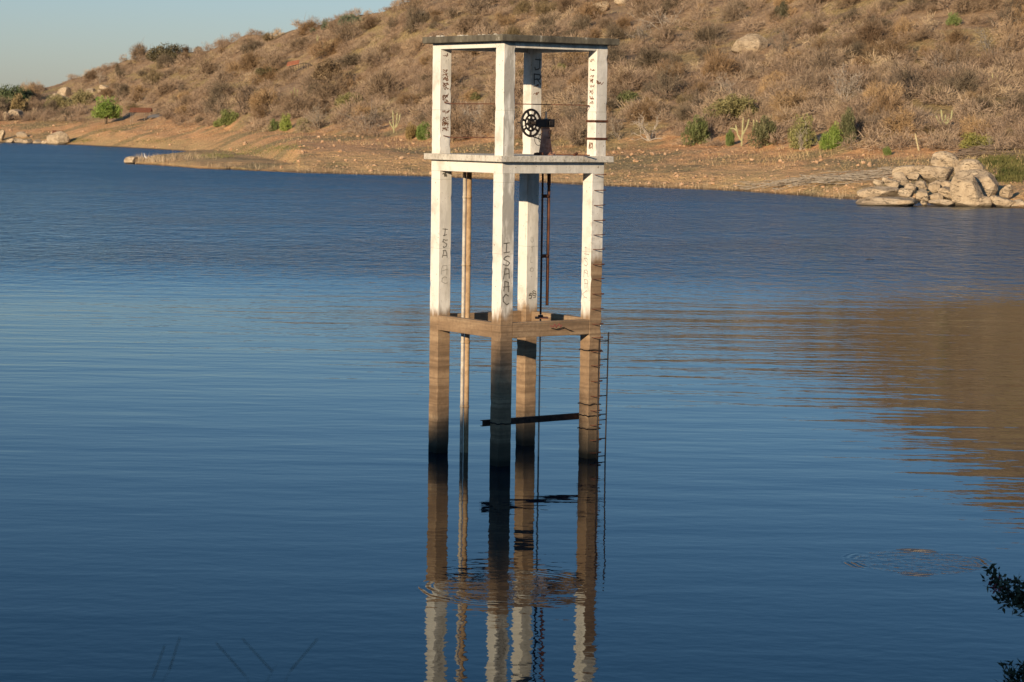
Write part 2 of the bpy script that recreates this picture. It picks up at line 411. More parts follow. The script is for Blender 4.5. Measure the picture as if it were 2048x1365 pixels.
tower = empty('intake_tower', tw(SIDE / 2, SIDE / 2, 0))
tag(tower, 'tall white concrete intake tower on four pillars standing in the lake', 'water tower')
TI = Matrix.Translation(-Vector(tower.location))
def tbuild(mb, name, mat, parent=tower, bevel=0, smooth=False):
    o = mb.build(name, mat, parent, smooth, bevel)
    o.matrix_parent_inverse = TI
    return o
def tsub(mb, name, mat, parent, bevel=0, smooth=False):
    return mb.build(name, mat, parent, smooth, bevel)
CL, CUp = .30, .275
def pillar(u, v, cw, z0, z1, seed):
    R_ = random.Random(seed); n = max(4, int((z1 - z0) / .09)); V = []; Fc = []
    ch = [0.] * 4
    for i in range(n + 1):
        z = z0 + (z1 - z0) * i / n; P_ = []
        for k, (a, c) in enumerate(((0, 0), (1, 0), (1, 1), (0, 1))):
            chip = R_.uniform(.006, .022) if R_.random() < .10 and 0 < i < n else 0
            da = (-1 if a else 1) * (chip + R_.uniform(-.0025, .0025)); dc = (-1 if c else 1) * (chip + R_.uniform(-.0025, .0025))
            x, y = u + a * cw, v + c * cw; sa, sc = (-1 if a else 1) * (.012 + chip), (-1 if c else 1) * (.012 + chip)
            e1 = (x + sa, y + R_.uniform(-.0015, .0015)); e2 = (x + R_.uniform(-.0015, .0015), y + sc)
            P_ += [e2, e1] if k in (0, 2) else [e1, e2]
        V += [tw(p_[0], p_[1], z) for p_ in P_]
    for i in range(n):
        for k in range(8): Fc.append((i * 8 + k, i * 8 + (k + 1) % 8, (i + 1) * 8 + (k + 1) % 8, (i + 1) * 8 + k))
    b = MB(); b.add(V, Fc + [tuple(range(8))[::-1], tuple(n * 8 + k for k in range(8))]); return b
cols = {}
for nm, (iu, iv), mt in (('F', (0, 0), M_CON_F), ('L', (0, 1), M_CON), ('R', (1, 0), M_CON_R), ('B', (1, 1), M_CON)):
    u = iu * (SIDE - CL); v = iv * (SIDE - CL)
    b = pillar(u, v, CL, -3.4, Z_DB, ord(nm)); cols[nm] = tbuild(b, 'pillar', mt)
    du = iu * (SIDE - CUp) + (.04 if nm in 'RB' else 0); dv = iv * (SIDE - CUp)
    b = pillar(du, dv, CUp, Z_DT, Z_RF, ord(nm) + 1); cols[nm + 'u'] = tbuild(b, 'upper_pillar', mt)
def ring(z0, z1, name, mat, th, inset=0., cw=CL, ex=0.):
    h = K * (z1 - z0); a = cw; L = SIDE - 2 * cw
    for (u, v, du, dv) in ((cw, inset, L + ex, th), (inset, cw, th, L), (cw, SIDE - inset - th, L + ex, th), (SIDE - inset - th + ex, cw, th, L)):
        b = MB(); b.box(tw(u, v, z0), U * du, Wd * dv, h); tbuild(b, name, mat, bevel=.008)
ring(Z_RB, Z_RT, 'tie_beam', M_TIE, .15, .003)
b = MB(); o_, e_ = tw(0, 0, 0), SIDE
# beam ring right under the deck covers the pillar heads
for (u, v, du, dv) in ((0, 0, SIDE, .2), (0, .2, .2, SIDE - .4), (0, SIDE - .2, SIDE, .2), (SIDE - .2, .2, .2, SIDE - .4)):
    b = MB(); b.box(tw(u, v, Z_DB), U * du, Wd * dv, K * (Z_DS - Z_DB)); tbuild(b, 'deck_beam', M_CON, bevel=.008)
b = MB(); oh = .11
b.box(tw(-oh, -oh, Z_DS), U * (SIDE + 2 * oh + .04), Wd * (SIDE + 2 * oh), K * (Z_DT - Z_DS)); tbuild(b, 'deck_slab', M_DECK, bevel=.012)
ring(Z_RF - .115, Z_RF, 'roof_beam', M_CON, .15, .003, CUp, .04)
b = MB(); oh = .15
b.box(tw(-oh, -oh, Z_RF), U * (SIDE + 2 * oh + .06), Wd * (SIDE + 2 * oh), K * (Z_TOP - Z_RF)); tbuild(b, 'roof_slab', M_ROOF, bevel=.015)
b = MB(); rr_ = random.Random(4)
for i in range(26):
    u = rr_.uniform(0, 1.0) ; v = rr_.choice([0, 0, 1]) * rr_.uniform(0, .1) + rr_.uniform(0, SIDE); u = u ** 3 * .8
    c = tw(u - .1, v, Z_TOP); r = rr_.uniform(.015, .045)
    b.box(c, U * r, Wd * r * 1.4, K * r * .5)
tag(tbuild(b, 'mortar_crumbs', M_DECK), kind='stuff')

def zat(py, P, px=1030):
    """height of a screen row at the depth of P"""
    return at(px, py, P[1])[2]
# rungs let into the right pillar, right-hand face
fR0 = tw(SIDE - CL, 0, 0); 
ys = [350, 381, 411, 441, 470, 499, 529, 558, 588, 618, 648, 675, 703, 731, 762, 792, 821, 850, 880, 905]
for y in ys:
    z = zat(y, tw(SIDE - .1, 0, 0), 1190); b = MB()
    u0_, u1_ = SIDE - .235, SIDE - .03; j = rnd.uniform(-.012, .012)
    b.tube([tw(u0_, .02, z), tw(u0_, -.05, z), tw(u0_ + .03, -.12, z + .005), tw(u1_ - .03, -.13, z + .012 + j), tw(u1_, -.1, z + .012), tw(u1_, .02, z)], .0085, 6)
    tbuild(b, 'rung', M_RUST, smooth=True)
# pipes
b = MB(); pu, pv = .33, 1.44
pb = at(927, 907, 47.2); p1 = np.array([pb[0] - .045, 47.2, 0]); p2 = np.array([pb[0] + .045, 47.22, 0])
for q, r, nm, mt in ((p1, .034, 'pipe', M_PIPE), (p2, .05, 'pipe', M_PIPETAN)):
    b = MB(); b.tube([q - K * 3, q + K * 5.62], r, 14)
    for zc in (5.1, 3.75, 2.2, .9): b.tube([q + K * zc, q + K * (zc + .05)], r + .006, 14)
    o = tbuild(b, nm, mt, smooth=False)
    for p_ in o.data.polygons: p_.use_smooth = len(p_.vertices) == 4
# gate stems
HX = np.array([at(1081, 640, 46.75)[0], 46.75, 0])
b = MB(); b.tube([HX - K * 2, HX + K * 2.85], .017, 8); tbuild(b, 'gate_stem', M_PIPE, smooth=True)
b = MB(); b.tube([HX + K * 2.85 + U * 0, HX + K * 5.85], .02, 8); tbuild(b, 'gate_stem_sleeve', M_RUST, smooth=True)
H2 = HX + np.array([.125, .0, 0])
b = MB(); b.tube([H2 + K * 3.02, H2 + K * 5.85], .03, 10)
for zc in (5.18, 4.0): b.tube([HX + K * zc + np.array([-.02, -.03, 0]), H2 + K * zc + np.array([0, -.03, 0])], .035, 8)
b.tube([H2 + K * 5.4, H2 + K * 5.84], .036, 10)
tbuild(b, 'drain_pipe', M_RUST, smooth=True)
b = MB(); c = HX + K * 2.772; b.box(c + np.array([-.11, -.3, .002]), (.26, 0, 0), (0, .35, 0), K * .02); b.box(c + np.array([-.05, -.12, .02]), (.1, 0, 0), (0, .12, 0), K * .04)
tbuild(b, 'stem_guide', M_RUST)
# ---- gate hoist on the deck
HP = HX + np.array([.05, .15, 0]); HP[2] = Z_DT
hoist = MB()
def lathe(mb, c, prof, n=20):
    V = []; Fc = []
    for (r, z) in prof:
        for k in range(n): q = 2 * math.pi * k / n; V.append((c[0] + r * math.cos(q), c[1] + r * math.sin(q), c[2] + z))
    for i in range(len(prof) - 1):
        for k in range(n): Fc.append((i * n + k, i * n + (k + 1) % n, (i + 1) * n + (k + 1) % n, (i + 1) * n + k))
    mb.add(V, Fc + [tuple(range(n))[::-1], tuple((len(prof) - 1) * n + k for k in range(n))])
lathe(hoist, HP, [(.19, 0), (.19, .03), (.135, .04), (.125, .1), (.075, .47), (.085, .48), (.085, .52), (.07, .53), (.07, .56)])
for k in range(6):
    q = k * math.pi / 3; hoist.tube([HP + np.array([.165 * math.cos(q), .165 * math.sin(q), .03]), HP + np.array([.165 * math.cos(q), .165 * math.sin(q), .055])], .014, 6)
ho = tbuild(hoist, 'gate_hoist', M_RUSTRED)
AX = np.array([-.70, .714, 0]); AX /= np.linalg.norm(AX); AY = np.cross(K, AX)
gz = HP + K * .63
b = MB(); b.box(gz - AX * .13 - AY * .12 - K * .08, AX * .27, AY * .24, K * .16); b.box(gz - AX * .16 - AY * .06 - K * .05, AX * .03, AY * .12, K * .1)
g = tsub(b, 'gearbox', M_BLACK, ho, bevel=.02)
b = MB(); b.tube([gz + AX * .11, gz + AX * .22], .062, 14); b.tube([gz + AX * .2, gz + AX * .46], .032, 12); tsub(b, 'drive_shaft', M_BLACK, ho, smooth=False)
b = MB(); b.tube([gz + K * .07 , gz + K * .22], .014, 8); b.tube([gz + K * .07, gz + K * .10], .03, 8); tsub(b, 'stem_tip', M_PIPE, ho)
wc = gz + AX * .42; b = MB()
def torus(mb, c, ax1, ax2, ax3, R, r, n=36, m=8, flat=1.):
    V = []; Fc = []
    for i in range(n):
        q = 2 * math.pi * i / n; d = ax1 * math.cos(q) + ax2 * math.sin(q)
        for j in range(m): w_ = 2 * math.pi * j / m; V.append(c + d * (R + r * math.cos(w_)) + ax3 * r * flat * math.sin(w_))
    for i in range(n):
        for j in range(m): Fc.append((i * m + j, ((i + 1) % n) * m + j, ((i + 1) % n) * m + (j + 1) % m, i * m + (j + 1) % m))
    mb.add(V, Fc)
torus(b, wc, AY, K, AX, .262, .024); torus(b, wc, AY, K, AX, .155, .022, flat=.6); torus(b, wc, AY, K, AX, .065, .03, 24)
for k in range(7):
    q = 2 * math.pi * (k + .3) / 7; d = AY * math.cos(q) + K * math.sin(q); e = -AY * math.sin(q) + K * math.cos(q)
    b.tube([wc + d * .15, wc + d * .255], [.022, .026], 6)
    q += math.pi / 7; d = AY * math.cos(q) + K * math.sin(q); b.tube([wc + d * .05, wc + d * .15], [.026, .024], 6)
b.tube([wc + AY * .26 - AX * .0, wc + AY * .26 + AX * .1], .014, 8)
tsub(b, 'handwheel', M_BLACK, ho, smooth=True)
b = MB()
lc = gz + AX * .2 - K * .33; torus(b, lc, AX, K, AY, .11, .006, 28, 5); torus(b, lc + AX * -.12 + K * .03, AX * .9 + AY * .3, K, AY, .1, .006, 28, 5)
b.tube([wc - K * .26, lc + K * .02 - AX * .02, lc - AX * .1 - K * .03, HP + K * .35 + np.array([.08, -.1, 0]), HP + K * .5 + np.array([.1, -.06, 0])], .012, 6)
tsub(b, 'cable_loop', M_BLACK, ho, smooth=True)
b = MB(); b.tube([HP + np.array([.2, -.5, .02]), HP + np.array([.85, -.75, .02])], .012, 6); b.tube([HP + np.array([.55, -.7, .02]), HP + np.array([.6, -.62, .05])], .03, 6)
b.tube([HP + np.array([-.22, -.3, .02]), HP + np.array([-.05, -.4, .03])], .03, 6); tbuild(b, 'deck_rod', M_RUST)
# railing wires
zr = zat(208, tw(0, SIDE, 0), 900)
def wire(name, pts, r=.008, mt=M_RUST, parent=None):
    b = MB(); b.tube(pts, r, 5); return tbuild(b, name, mt, smooth=True)
m1 = tw(.14, SIDE - CUp - .0, zr)
wire('rail_wire', [tw(.1, SIDE - CUp - .02, zr + .02), tw(.3, SIDE - CUp - .1, zr), tw(1.2, 1.25, zr + .012), tw(SIDE - CUp - .1, .3, zr + .005), tw(SIDE - CUp, .16, zr + .0)], .010)
wire('rail_wire', [tw(SIDE - CUp - .005, .16, zr), tw(SIDE - CUp - .02, .26, zr - .12)], .008)
zr2 = zat(274, tw(0, SIDE, 0), 900)
wire('rail_wire', [tw(.1, SIDE - CUp, zr2 + .02), tw(.2, SIDE - CUp - .15, zr2 - .01), tw(.25, .8, zr2), tw(.2, CUp, zr2)], .009)
# wire wraps round pillars
def wrap(u, v, cw, z, r, n=1, name='wire_tie', wob=0., mt=M_RUST):
    b = MB(); e = r * .9
    for k in range(n):
        zz = z + k * r * 1.7; P_ = [tw(u - e, v - e, zz), tw(u + cw + e, v - e, zz), tw(u + cw + e, v + cw + e, zz), tw(u - e, v + cw + e, zz), tw(u - e, v - e, zz)]
        Q_ = []
        for i in range(4):
            for j in range(6): q = P_[i] + (P_[i + 1] - P_[i]) * j / 6; Q_.append(q + K * rnd.uniform(-wob, wob))
        Q_.append(P_[4]); b.tube(Q_, r, 5, cap=False)
    return tbuild(b, name, mt)
for y in (244, 279): wrap(SIDE - CUp + .04, 0, CUp, zat(y, tw(SIDE, 0, 0), 1195), .012, 2, 'iron_band')
for y in (700, 808, 831, 857): wrap(SIDE - CL, 0, CL, zat(y, tw(SIDE, 0, 0), 1180), .012, 1, 'wire_tie', .012, M_BLACK)
wrap(0, 0, CL, zat(849, tw(0, 0, 0), 1000), .012, 1, 'wire_tie', .01, M_BLACK)

# ---- writing and scribbles, thin strokes 2.5 mm proud of the plaster
GL = {'I': [[(0, 1), (1, 1)], [(.5, 1), (.5, 0)], [(0, 0), (1, 0)]],
      'S': [[(1, .85), (.7, 1), (.3, 1), (0, .8), (.15, .6), (.8, .45), (1, .25), (.75, 0), (.3, 0), (0, .12)]],
      'A': [[(0, 0), (.1, .7), (.2, 1), (.8, 1), (.92, .7), (1, 0)], [(.08, .45), (.95, .45)]],
      'C': [[(1, .85), (.7, 1), (.35, 1), (0, .65), (0, .35), (.35, 0), (.75, 0), (1, .15)]],
      'J': [[(.1, 1), (1, 1)], [(.8, 1), (.8, .15), (.55, 0), (.2, 0), (0, .25)]],
      'R': [[(0, 0), (0, 1), (.8, 1), (1, .75), (.8, .5), (0, .5)], [(.45, .5), (1, 0)]],
      'N': [[(0, 0), (0, 1), (1, 0), (1, 1)]], 'E': [[(1, 1), (0, 1), (0, 0), (1, 0)], [(0, .5), (.8, .5)]],
      '5': [[(1, 1), (.1, 1), (0, .55), (.7, .6), (1, .3), (.7, 0), (0, .05)]],
      'U': [[(0, 1), (0, .2), (.4, 0), (.8, .2), (.8, 1)]], 'T': [[(0, 1), (1, 1)], [(.5, 1), (.5, 0)]],
      'L': [[(0, 1), (0, 0), (.9, 0)]], 'O': [[(.5, 1), (0, .7), (0, .3), (.5, 0), (1, .3), (1, .7), (.5, 1)]]}
def strokes(mb, o, ex, nrm, lines, wd):
    for ln in lines:
        P_ = [o + ex * a + K * c for a, c in ln]
        for a, c in zip(P_[:-1], P_[1:]):
            d = c - a; L = np.linalg.norm(d)
            if L < 1e-5: continue
            d /= L; s_ = np.cross(nrm, d) * wd / 2; a = a - d * wd * .35; c = c + d * wd * .35
            mb.add([a - s_, c - s_, c + s_, a + s_, a - s_ + nrm * .0025, c - s_ + nrm * .0025, c + s_ + nrm * .0025, a + s_ + nrm * .0025],
                   [(4, 5, 6, 7), (0, 3, 2, 1), (0, 1, 5, 4), (1, 2, 6, 5), (2, 3, 7, 6), (3, 0, 4, 7)])
def face(nm, side, upper=False):
    """origin (bottom outer-left as seen), ex, normal"""
    iu, iv = {'F': (0, 0), 'L': (0, 1), 'R': (1, 0), 'B': (1, 1)}[nm]; cw = CUp if upper else CL
    u = iu * (SIDE - cw) + (.04 if upper and nm in 'RB' else 0); v = iv * (SIDE - cw)
    if side == 'r': return tw(u, v, 0) - Wd * .0002, U, -Wd, cw
    return tw(u, v + cw, 0) - U * .0002, -Wd, -U, cw
def write(nm, side, text, y0, dy, size, wd, mt, upper=False, off=.3, px=1030, jit=.012):
    o, ex, nrm, cw = face(nm, side, upper); b = MB()
    for i, ch in enumerate(text):
        if ch == ' ': continue
        z = zat(y0 + dy * i, o, px); sx, sz = size
        L_ = [[(off * cw + (a * sx + rnd.uniform(-jit, jit)), c * sz + rnd.uniform(-jit, jit)) for a, c in ln] for ln in GL[ch]]
        strokes(b, o + K * (z - sz), ex, nrm, L_, wd)
    return tbuild(b, 'graffiti', mt)
write('F', 'r', 'ISAAC', 487, 26, (.13, .185), .019, M_INK, off=.22, px=1015, jit=.016)
write('L', 'r', 'ISA', 458, 22.5, (.10, .14), .015, M_INK, off=.34, px=890, jit=.018)
write('L', 'r', '   AC', 462, 23, (.12, .16), .012, M_INK2, off=.3, px=890, jit=.03)
write('R', 'l', 'ISAA', 494, 22, (.10, .15), .012, M_INK2, off=.38, px=1172, jit=.024)
write('R', 'l', '    C', 490, 23, (.12, .13), .010, M_INK2, off=.3, px=1172, jit=.03)
write('B', 'r', 'UTLO', 475, 20, (.07, .1), .008, M_INK2, off=.35, px=1062)
write('B', 'r', '55', 588, 0, (.06, .1), .012, M_INK, off=.3, px=1062); write('B', 'r', 'S5', 583, 5, (.07, .1), .012, M_INK, off=.6, px=1062)
write('B', 'r', 'JR', 120, 29, (.16, .19), .024, M_INK, True, off=.3, px=1070)
def scribble(nm, side, y, hpx, seed, mt=M_INKRUST, upper=True, off=(.25, .8), n=9, wd=.011):
    o, ex, nrm, cw = face(nm, side, upper); R_ = random.Random(seed); b = MB(); hh = hpx / 103
    z = zat(y, o, 1030); ln = []
    x = off[0] * cw
    for i in range(n):
        ln.append((x, R_.uniform(-hh / 2, hh / 2))); x += (off[1] - off[0]) * cw / n * R_.uniform(.3, 1.6); x = min(x, cw * .97)
    ln2 = [(R_.uniform(off[0], off[1]) * cw, R_.uniform(-hh / 2, hh / 2)) for _ in range(4)]
    strokes(b, o + K * z, ex, nrm, [ln, ln2], wd); return b
for nm, sd, lst in (('L', 'r', ((112, 8), (144, 8), (152, 8), (160, 9), (171, 9), (178, 12), (197, 12), (204, 6), (226, 7), (240, 8), (247, 8), (252, 9), (260, 10))),
                    ('B', 'r', ((171, 6), (187, 8))), ('R', 'l', ((119, 7), (138, 4), (151, 4), (160, 10), (171, 6), (182, 11), (194, 8), (203, 8), (290, 16)))):
    b = MB()
    for i, (y, h_) in enumerate(lst):
        s_ = scribble(nm, sd, y, h_, i * 7 + ord(nm), n=7 + i % 5, wd=.010 if h_ < 9 else .013); b.add(s_.v, s_.f)
    tbuild(b, 'graffiti', M_INKRUST)
b = scribble('R', 'r', 162, 10, 77, off=(.02, .6)); tbuild(b, 'graffiti', M_INKRUST)
b = scribble('L', 'r', 352, 8, 5, upper=False, off=(.25, .6), wd=.016); tbuild(b, 'graffiti', M_INK)
b = MB(); zc = zat(652, tw(1.4, 0, 0), 1100)
R_ = random.Random(9); ln = [(1.2 + .035 * i, R_.uniform(-.03, .05)) for i in range(9)]
strokes(b, tw(0, .0025, zc), U, -Wd, [ln], .018); tbuild(b, 'paint_daub', mat_rust('faded_red_paint', (.25, .07, .06), (.35, .12, .1)))
b = MB(); b.tube([tw(1.22, -.01, zc - .04), tw(1.32, -.03, zc - .06), tw(1.5, -.03, zc - .03), tw(1.62, -.04, zc - .09), tw(1.72, -.02, zc - .11)], .009, 5); tbuild(b, 'wire_scrap', M_BLACK)

# ---- steel channel tied across the pillars, ladder tied to the right pillar: things of their own
zb = zat(847, tw(0, .3, 0), 1000)
b = MB(); o_ = tw(-.16, CL + .015, zb - .06)
b.box(o_, U * (SIDE + .03), Wd * .012, K * .12); b.box(o_ + K * .108 + Wd * .012, U * (SIDE + .03), Wd * .07, K * .012); b.box(o_ + Wd * .012, U * (SIDE + .03), Wd * .07, K * .012)
beam = b.build('steel_channel', mat_rust('dark_rusty_steel', (.02, .014, .012), (.09, .045, .03), .8), bevel=.003)
tag(beam, 'dark rusty steel channel wired level across two pillars just above the water', 'beam')
lad = empty('ladder', tw(SIDE - .1, -.2, 0)); tag(lad, 'thin black iron ladder hanging in the water against the right pillar of the tower', 'ladder')
LI = Matrix.Translation(-Vector(lad.location))
zt = zat(664, tw(SIDE, 0, 0), 1200)
def lp(side, z):
    u = (SIDE - .19 if side == 0 else SIDE + .02) + (.045 if side else .03) * (z / zt)
    return tw(u, -.17 + .02 * (z / zt), z)
for sd in (0, 1):
    b = MB(); b.tube([lp(sd, -1.5), lp(sd, zt if sd else zt - .12)], .014, 6); o = b.build('side_rail', M_BLACK, lad, True); o.matrix_parent_inverse = LI
for y in (681, 718, 755, 790, 827, 838, 875, 910, 945):
    z = zat(y, tw(SIDE, 0, 0), 1200); b = MB(); b.tube([lp(0, z), lp(1, z)], .0105, 6); o = b.build('ladder_rung', M_BLACK, lad, True); o.matrix_parent_inverse = LI

# ================================================================ VEGETATION
def mat_obj(name, rough=.9, var=.35, sc=3., trans=0.):
    """colour of the plant itself comes from the object's colour, mottled"""
    s = NT(name); oi = s.n('ShaderNodeObjectInfo'); p = s.obj()
    n = s.noise(p, sc, 3, .6)
    c = s.mix(s.mr(n, .3, .7), s.mix(var, oi.outputs['Color'], (0, 0, 0)), s.mix(var * .4, oi.outputs['Color'], (.62, .48, .32)))
    if trans: s.b.inputs['Subsurface Weight'].default_value = 0
    return s.out(c, rough)
def screen(P):
    q = np.asarray(P, float) - np.array([0, 0, EYE]); dz = q @ fw
    return 1024 + F_PX * (q @ cr) / dz, 682.5 - F_PX * (q @ cu) / dz
# ground kept open in front of the things that stand out: x0, y0, x1, y1 of their feet
OPEN = [(1634, 262, 1692, 330), (178, 215, 246, 280), (248, 226, 332, 280), (1446, 262, 1530, 320), (1256, 258, 1342, 310), (1374, 270, 1402, 315), (555, 244, 590, 290), (540, 246, 560, 290), (774, 250, 808, 300),
        (1868, 226, 1910, 268), (1458, 84, 1542, 118), (1884, 40, 1930, 78), (1812, 280, 1850, 325), (832, 262, 866, 300), (88, 170, 150, 222), (570, 125, 640, 158), (1575, 280, 1636, 325), (438, 238, 480, 275), (172, 176, 222, 196),
        (835, 24, 856, 44), (1180, 12, 1260, 40), (1912, 286, 1985, 316), (1830, 215, 1868, 250)]
def is_open(px, py, wpx=0):
    return any(x0 - wpx * .3 < px < x1 + wpx * .3 and y0 - 4 < py < y1 for x0, y0, x1, y1 in OPEN)
M_TWIG = mat_obj('dry_twigs', .95, .4); M_LEAF = mat_obj('leaves', .75, .45, 4.); M_BARK = mat_obj('pale_bark', .95, .35, 6.)
M_CACT = mat_obj('cactus_skin', .7, .25, 5.)

def slivers(P, D, L, Wd_, rng):
    """thin blades: base P, direction D (unit), length L, width W"""
    n = len(P); r = rng.randn(n, 3); s_ = np.cross(D, r); s_ /= np.linalg.norm(s_, axis=1, keepdims=True) + 1e-9
    s_ = s_ * (Wd_ / 2)[:, None]; e = P + D * L[:, None]
    V = np.stack([P - s_, P + s_, e + s_ * .5, e - s_ * .5], 1).reshape(-1, 3)
    return V, np.arange(4 * n).reshape(n, 4)
def unit(v): return v / (np.linalg.norm(v, axis=-1, keepdims=True) + 1e-9)
def branches(rng, n, R, H, base=0., r0_=.02, spread=1.):
    """twisting stems from one root; returns tubes data and tips"""
    tubes = []; tips = []
    for i in range(n):
        q = rng.uniform(0, 2 * math.pi); lean = rng.uniform(.15, 1.) * spread
        p = np.array([rng.uniform(-.05, .05) * R, rng.uniform(-.05, .05) * R, base]); d = unit(np.array([math.cos(q) * lean, math.sin(q) * lean, rng.uniform(.6, 1.2)]))
        L = rng.uniform(.7, 1.0) * math.hypot(R, H) * .8; pts = [p]; m = 6
        for j in range(m):
            d = unit(d + rng.randn(3) * .22 + np.array([0, 0, .03])); p = p + d * L / m; pts.append(p)
            if j >= 1:
                dd = unit(d + rng.randn(3) * .8); k = p; sub = [k]
                for _ in range(4): dd = unit(dd + rng.randn(3) * .3 + np.array([0, 0, .1])); k = k + dd * L / m * .75; sub.append(k)
                tubes.append((sub, r0_ * .45, .15)); tips += sub[2:]
        tubes.append((pts, r0_, .25)); tips += pts[3:]
    return tubes, np.array(tips)
def tube_arrays(tubes, n=3):
    mb = MB()
    for pts, r, e in tubes: mb.tube(pts, list(np.linspace(r, r * e, len(pts))), n, cap=False)
    return np.array(mb.v), np.array(mb.f)
def join(parts):
    V = []; Q = []; b = 0
    for v, q in parts: V.append(v); Q.append(q + b); b += len(v)
    return np.concatenate(V), np.concatenate(Q)
def crown_points(rng, n, clumps, flat=.8, hollow=.5):
    """points spread through uneven clumps of a unit dome"""
    c = []
    for i in range(clumps):
        d = unit(rng.randn(3)); d[2] = abs(d[2]) * .9; c.append(d * rng.uniform(.25, .78) * np.array([1, 1, flat]) + np.array([0, 0, .12]))
    c = np.array(c); sz = rng.uniform(.22, .42, clumps)
    k = rng.randint(0, clumps, n); d = unit(rng.randn(n, 3)); r = rng.uniform(hollow, 1, n) ** .6
    P = c[k] + d * (sz[k] * r)[:, None] * np.array([1, 1, .8]); P[:, 2] = np.abs(P[:, 2])
    return P, unit(d + unit(P) * .8 + np.array([0, 0, .2]))
def bush_mesh(seed, n=950, clumps=9, flat=.75, stem_n=5, tw_l=.26, tw_w=.022, stems=True, low=False):
    rng = np.random.RandomState(seed); P, D = crown_points(rng, n, clumps, flat)
    D = unit(D + rng.randn(n, 3) * .45)
    v = [slivers(P - D * .08, D, rng.uniform(.5, 1.3, n) * tw_l, rng.uniform(.6, 1.4, n) * tw_w, rng)]
    if stems:
        tb, _ = branches(rng, stem_n, .8, flat, r0_=.022); v.append(tube_arrays(tb, 3))
        v[-1] = (v[-1][0], v[-1][1])
    return join(v)
def bare_mesh(seed, R=.6, H=1., stem_n=4, r0_=.022, base=.0, n=260, tw_w=.012, spread=.8):
    rng = np.random.RandomState(seed); tb, tips = branches(rng, stem_n, R, H, base, r0_, spread)
    k = rng.randint(0, len(tips), n); D = unit(rng.randn(n, 3) + unit(tips[k] - np.array([0, 0, .2])) * 1.2)
    a = tube_arrays(tb, 4); b_ = slivers(tips[k], D, rng.uniform(.08, .24, n), rng.uniform(.6, 1.3, n) * tw_w, rng)
    return a, b_
def leafy(seed, n=1500, clumps=11, flat=.8, l=.085, w=.06, hollow=.35):
    rng = np.random.RandomState(seed); P, D = crown_points(rng, n, clumps, flat, hollow); D = unit(D + rng.randn(n, 3) * .9)
    return slivers(P, D, rng.uniform(.7, 1.4, n) * l, rng.uniform(.7, 1.4, n) * w, rng)

BUSH = [fast_mesh('dry_bush', *bush_mesh(100 + i, 2300 + 60 * i, 10 + i, .75 + .06 * (i % 5), 7, .2, .0125), M_TWIG) for i in range(9)]
GREY = [fast_mesh('dry_bush', *bush_mesh(200 + i, 1100, 10, .9, 10, .25, .010), M_TWIG) for i in range(5)]
def put(me, name, P, sx, sz, color, label, cat, group=None, rz=None, sink=.08):
    o = link(name, me); o.location = (P[0], P[1], P[2] - sink * sz)
    o.scale = (sx, sx * rnd.uniform(.85, 1.15), sz); o.rotation_euler = (0, 0, rnd.uniform(0, 6.28) if rz is None else rz)
    o.color = (*color, 1); return tag(o, label, cat, group)

RIDGE = [(0, 200), (60, 182), (130, 166), (183, 140), (250, 120), (330, 104), (430, 90), (530, 74), (640, 57), (720, 42), (800, 8), (830, -10), (2048, -10)]
def ridge(px): return float(np.interp(px, [r[0] for r in RIDGE], [r[1] for r in RIDGE]))
VEG = [(0, 240), (130, 243), (250, 247), (400, 252), (450, 256), (600, 262), (730, 270), (860, 283), (1210, 292), (1400, 288), (1500, 296), (1700, 300), (1850, 296), (2048, 300)]
def vegl(px): return float(np.interp(px, [r[0] for r in VEG], [r[1] for r in VEG]))
TONES = [('greyish brown', (.205, .145, .095)), ('red-brown', (.19, .118, .06)), ('straw coloured', (.34, .225, .115)), ('dark brown', (.115, .072, .042)),
         ('mauve grey', (.225, .168, .118)), ('olive brown', (.16, .12, .06)), ('pale tan', (.33, .235, .15)), ('dark grey', (.115, .09, .062))]
def where(px, py):
    h = (py - ridge(px)) / max(1, vegl(px) - ridge(px))
    v = 'on the skyline' if (h < .14 and px < 830) else 'high up' if h < .32 else 'on the upper slope' if h < .52 else 'on the mid slope' if h < .76 else 'just above the stony bank'
    for x, t in ((175, 'left of the round green tree'), (310, 'above tiled shelter'), (470, 'right of tiled shelter'), (660, 'below the fallen roof'), (860, 'just left of the tower'),
                 (1035, 'through left half of tower'), (1210, 'through right half of tower'), (1420, 'just right of the tower'), (1580, 'beside the pale boulder'), (1760, 'above the round green bush'), (1900, 'left above boulder heap')):
        if px < x: return v + ', ' + t
    return v + ', above boulder heap'
def in_tower(px, py): return 100 < py < 310 and 866 < px < 1212
# --- dry scrub, each bush a thing
cand = []
R2 = random.Random(21)
tries = 0
while len(cand) < 292 and tries < 20000:
    tries += 1
    px = R2.uniform(-15, 2062); top = max(ridge(px) + 2, -8); bot = vegl(px) + 2
    py = top + (bot - top) * (R2.random() ** .95)
    wpx = R2.choice([54, 72, 92, 116, 146]) * (0.62 + .38 * (py - top) / max(40, bot - top)) * (1 if px > 450 else .72)
    if any(abs(px - c[0]) < (wpx + c[2]) * .24 and abs(py - c[1]) < (wpx + c[2]) * .105 for c in cand): continue
    # clearings
    if 330 < px < 640 and 108 < py < 140 and R2.random() < .85: continue
    if is_open(px, py, wpx): continue
    if 895 < px < 1040 and 125 < py < 165 and R2.random() < .8: continue
    if 1820 < px < 1900 and 25 < py < 70: continue
    if 1450 < px < 1545 and 60 < py < 112: continue
    if 85 < px < 150 and 175 < py < 215: continue
    if px < 330 and py > 205 and R2.random() < .75: continue
    cand.append((px, py, wpx))
cand.sort(key=lambda c: c[1])
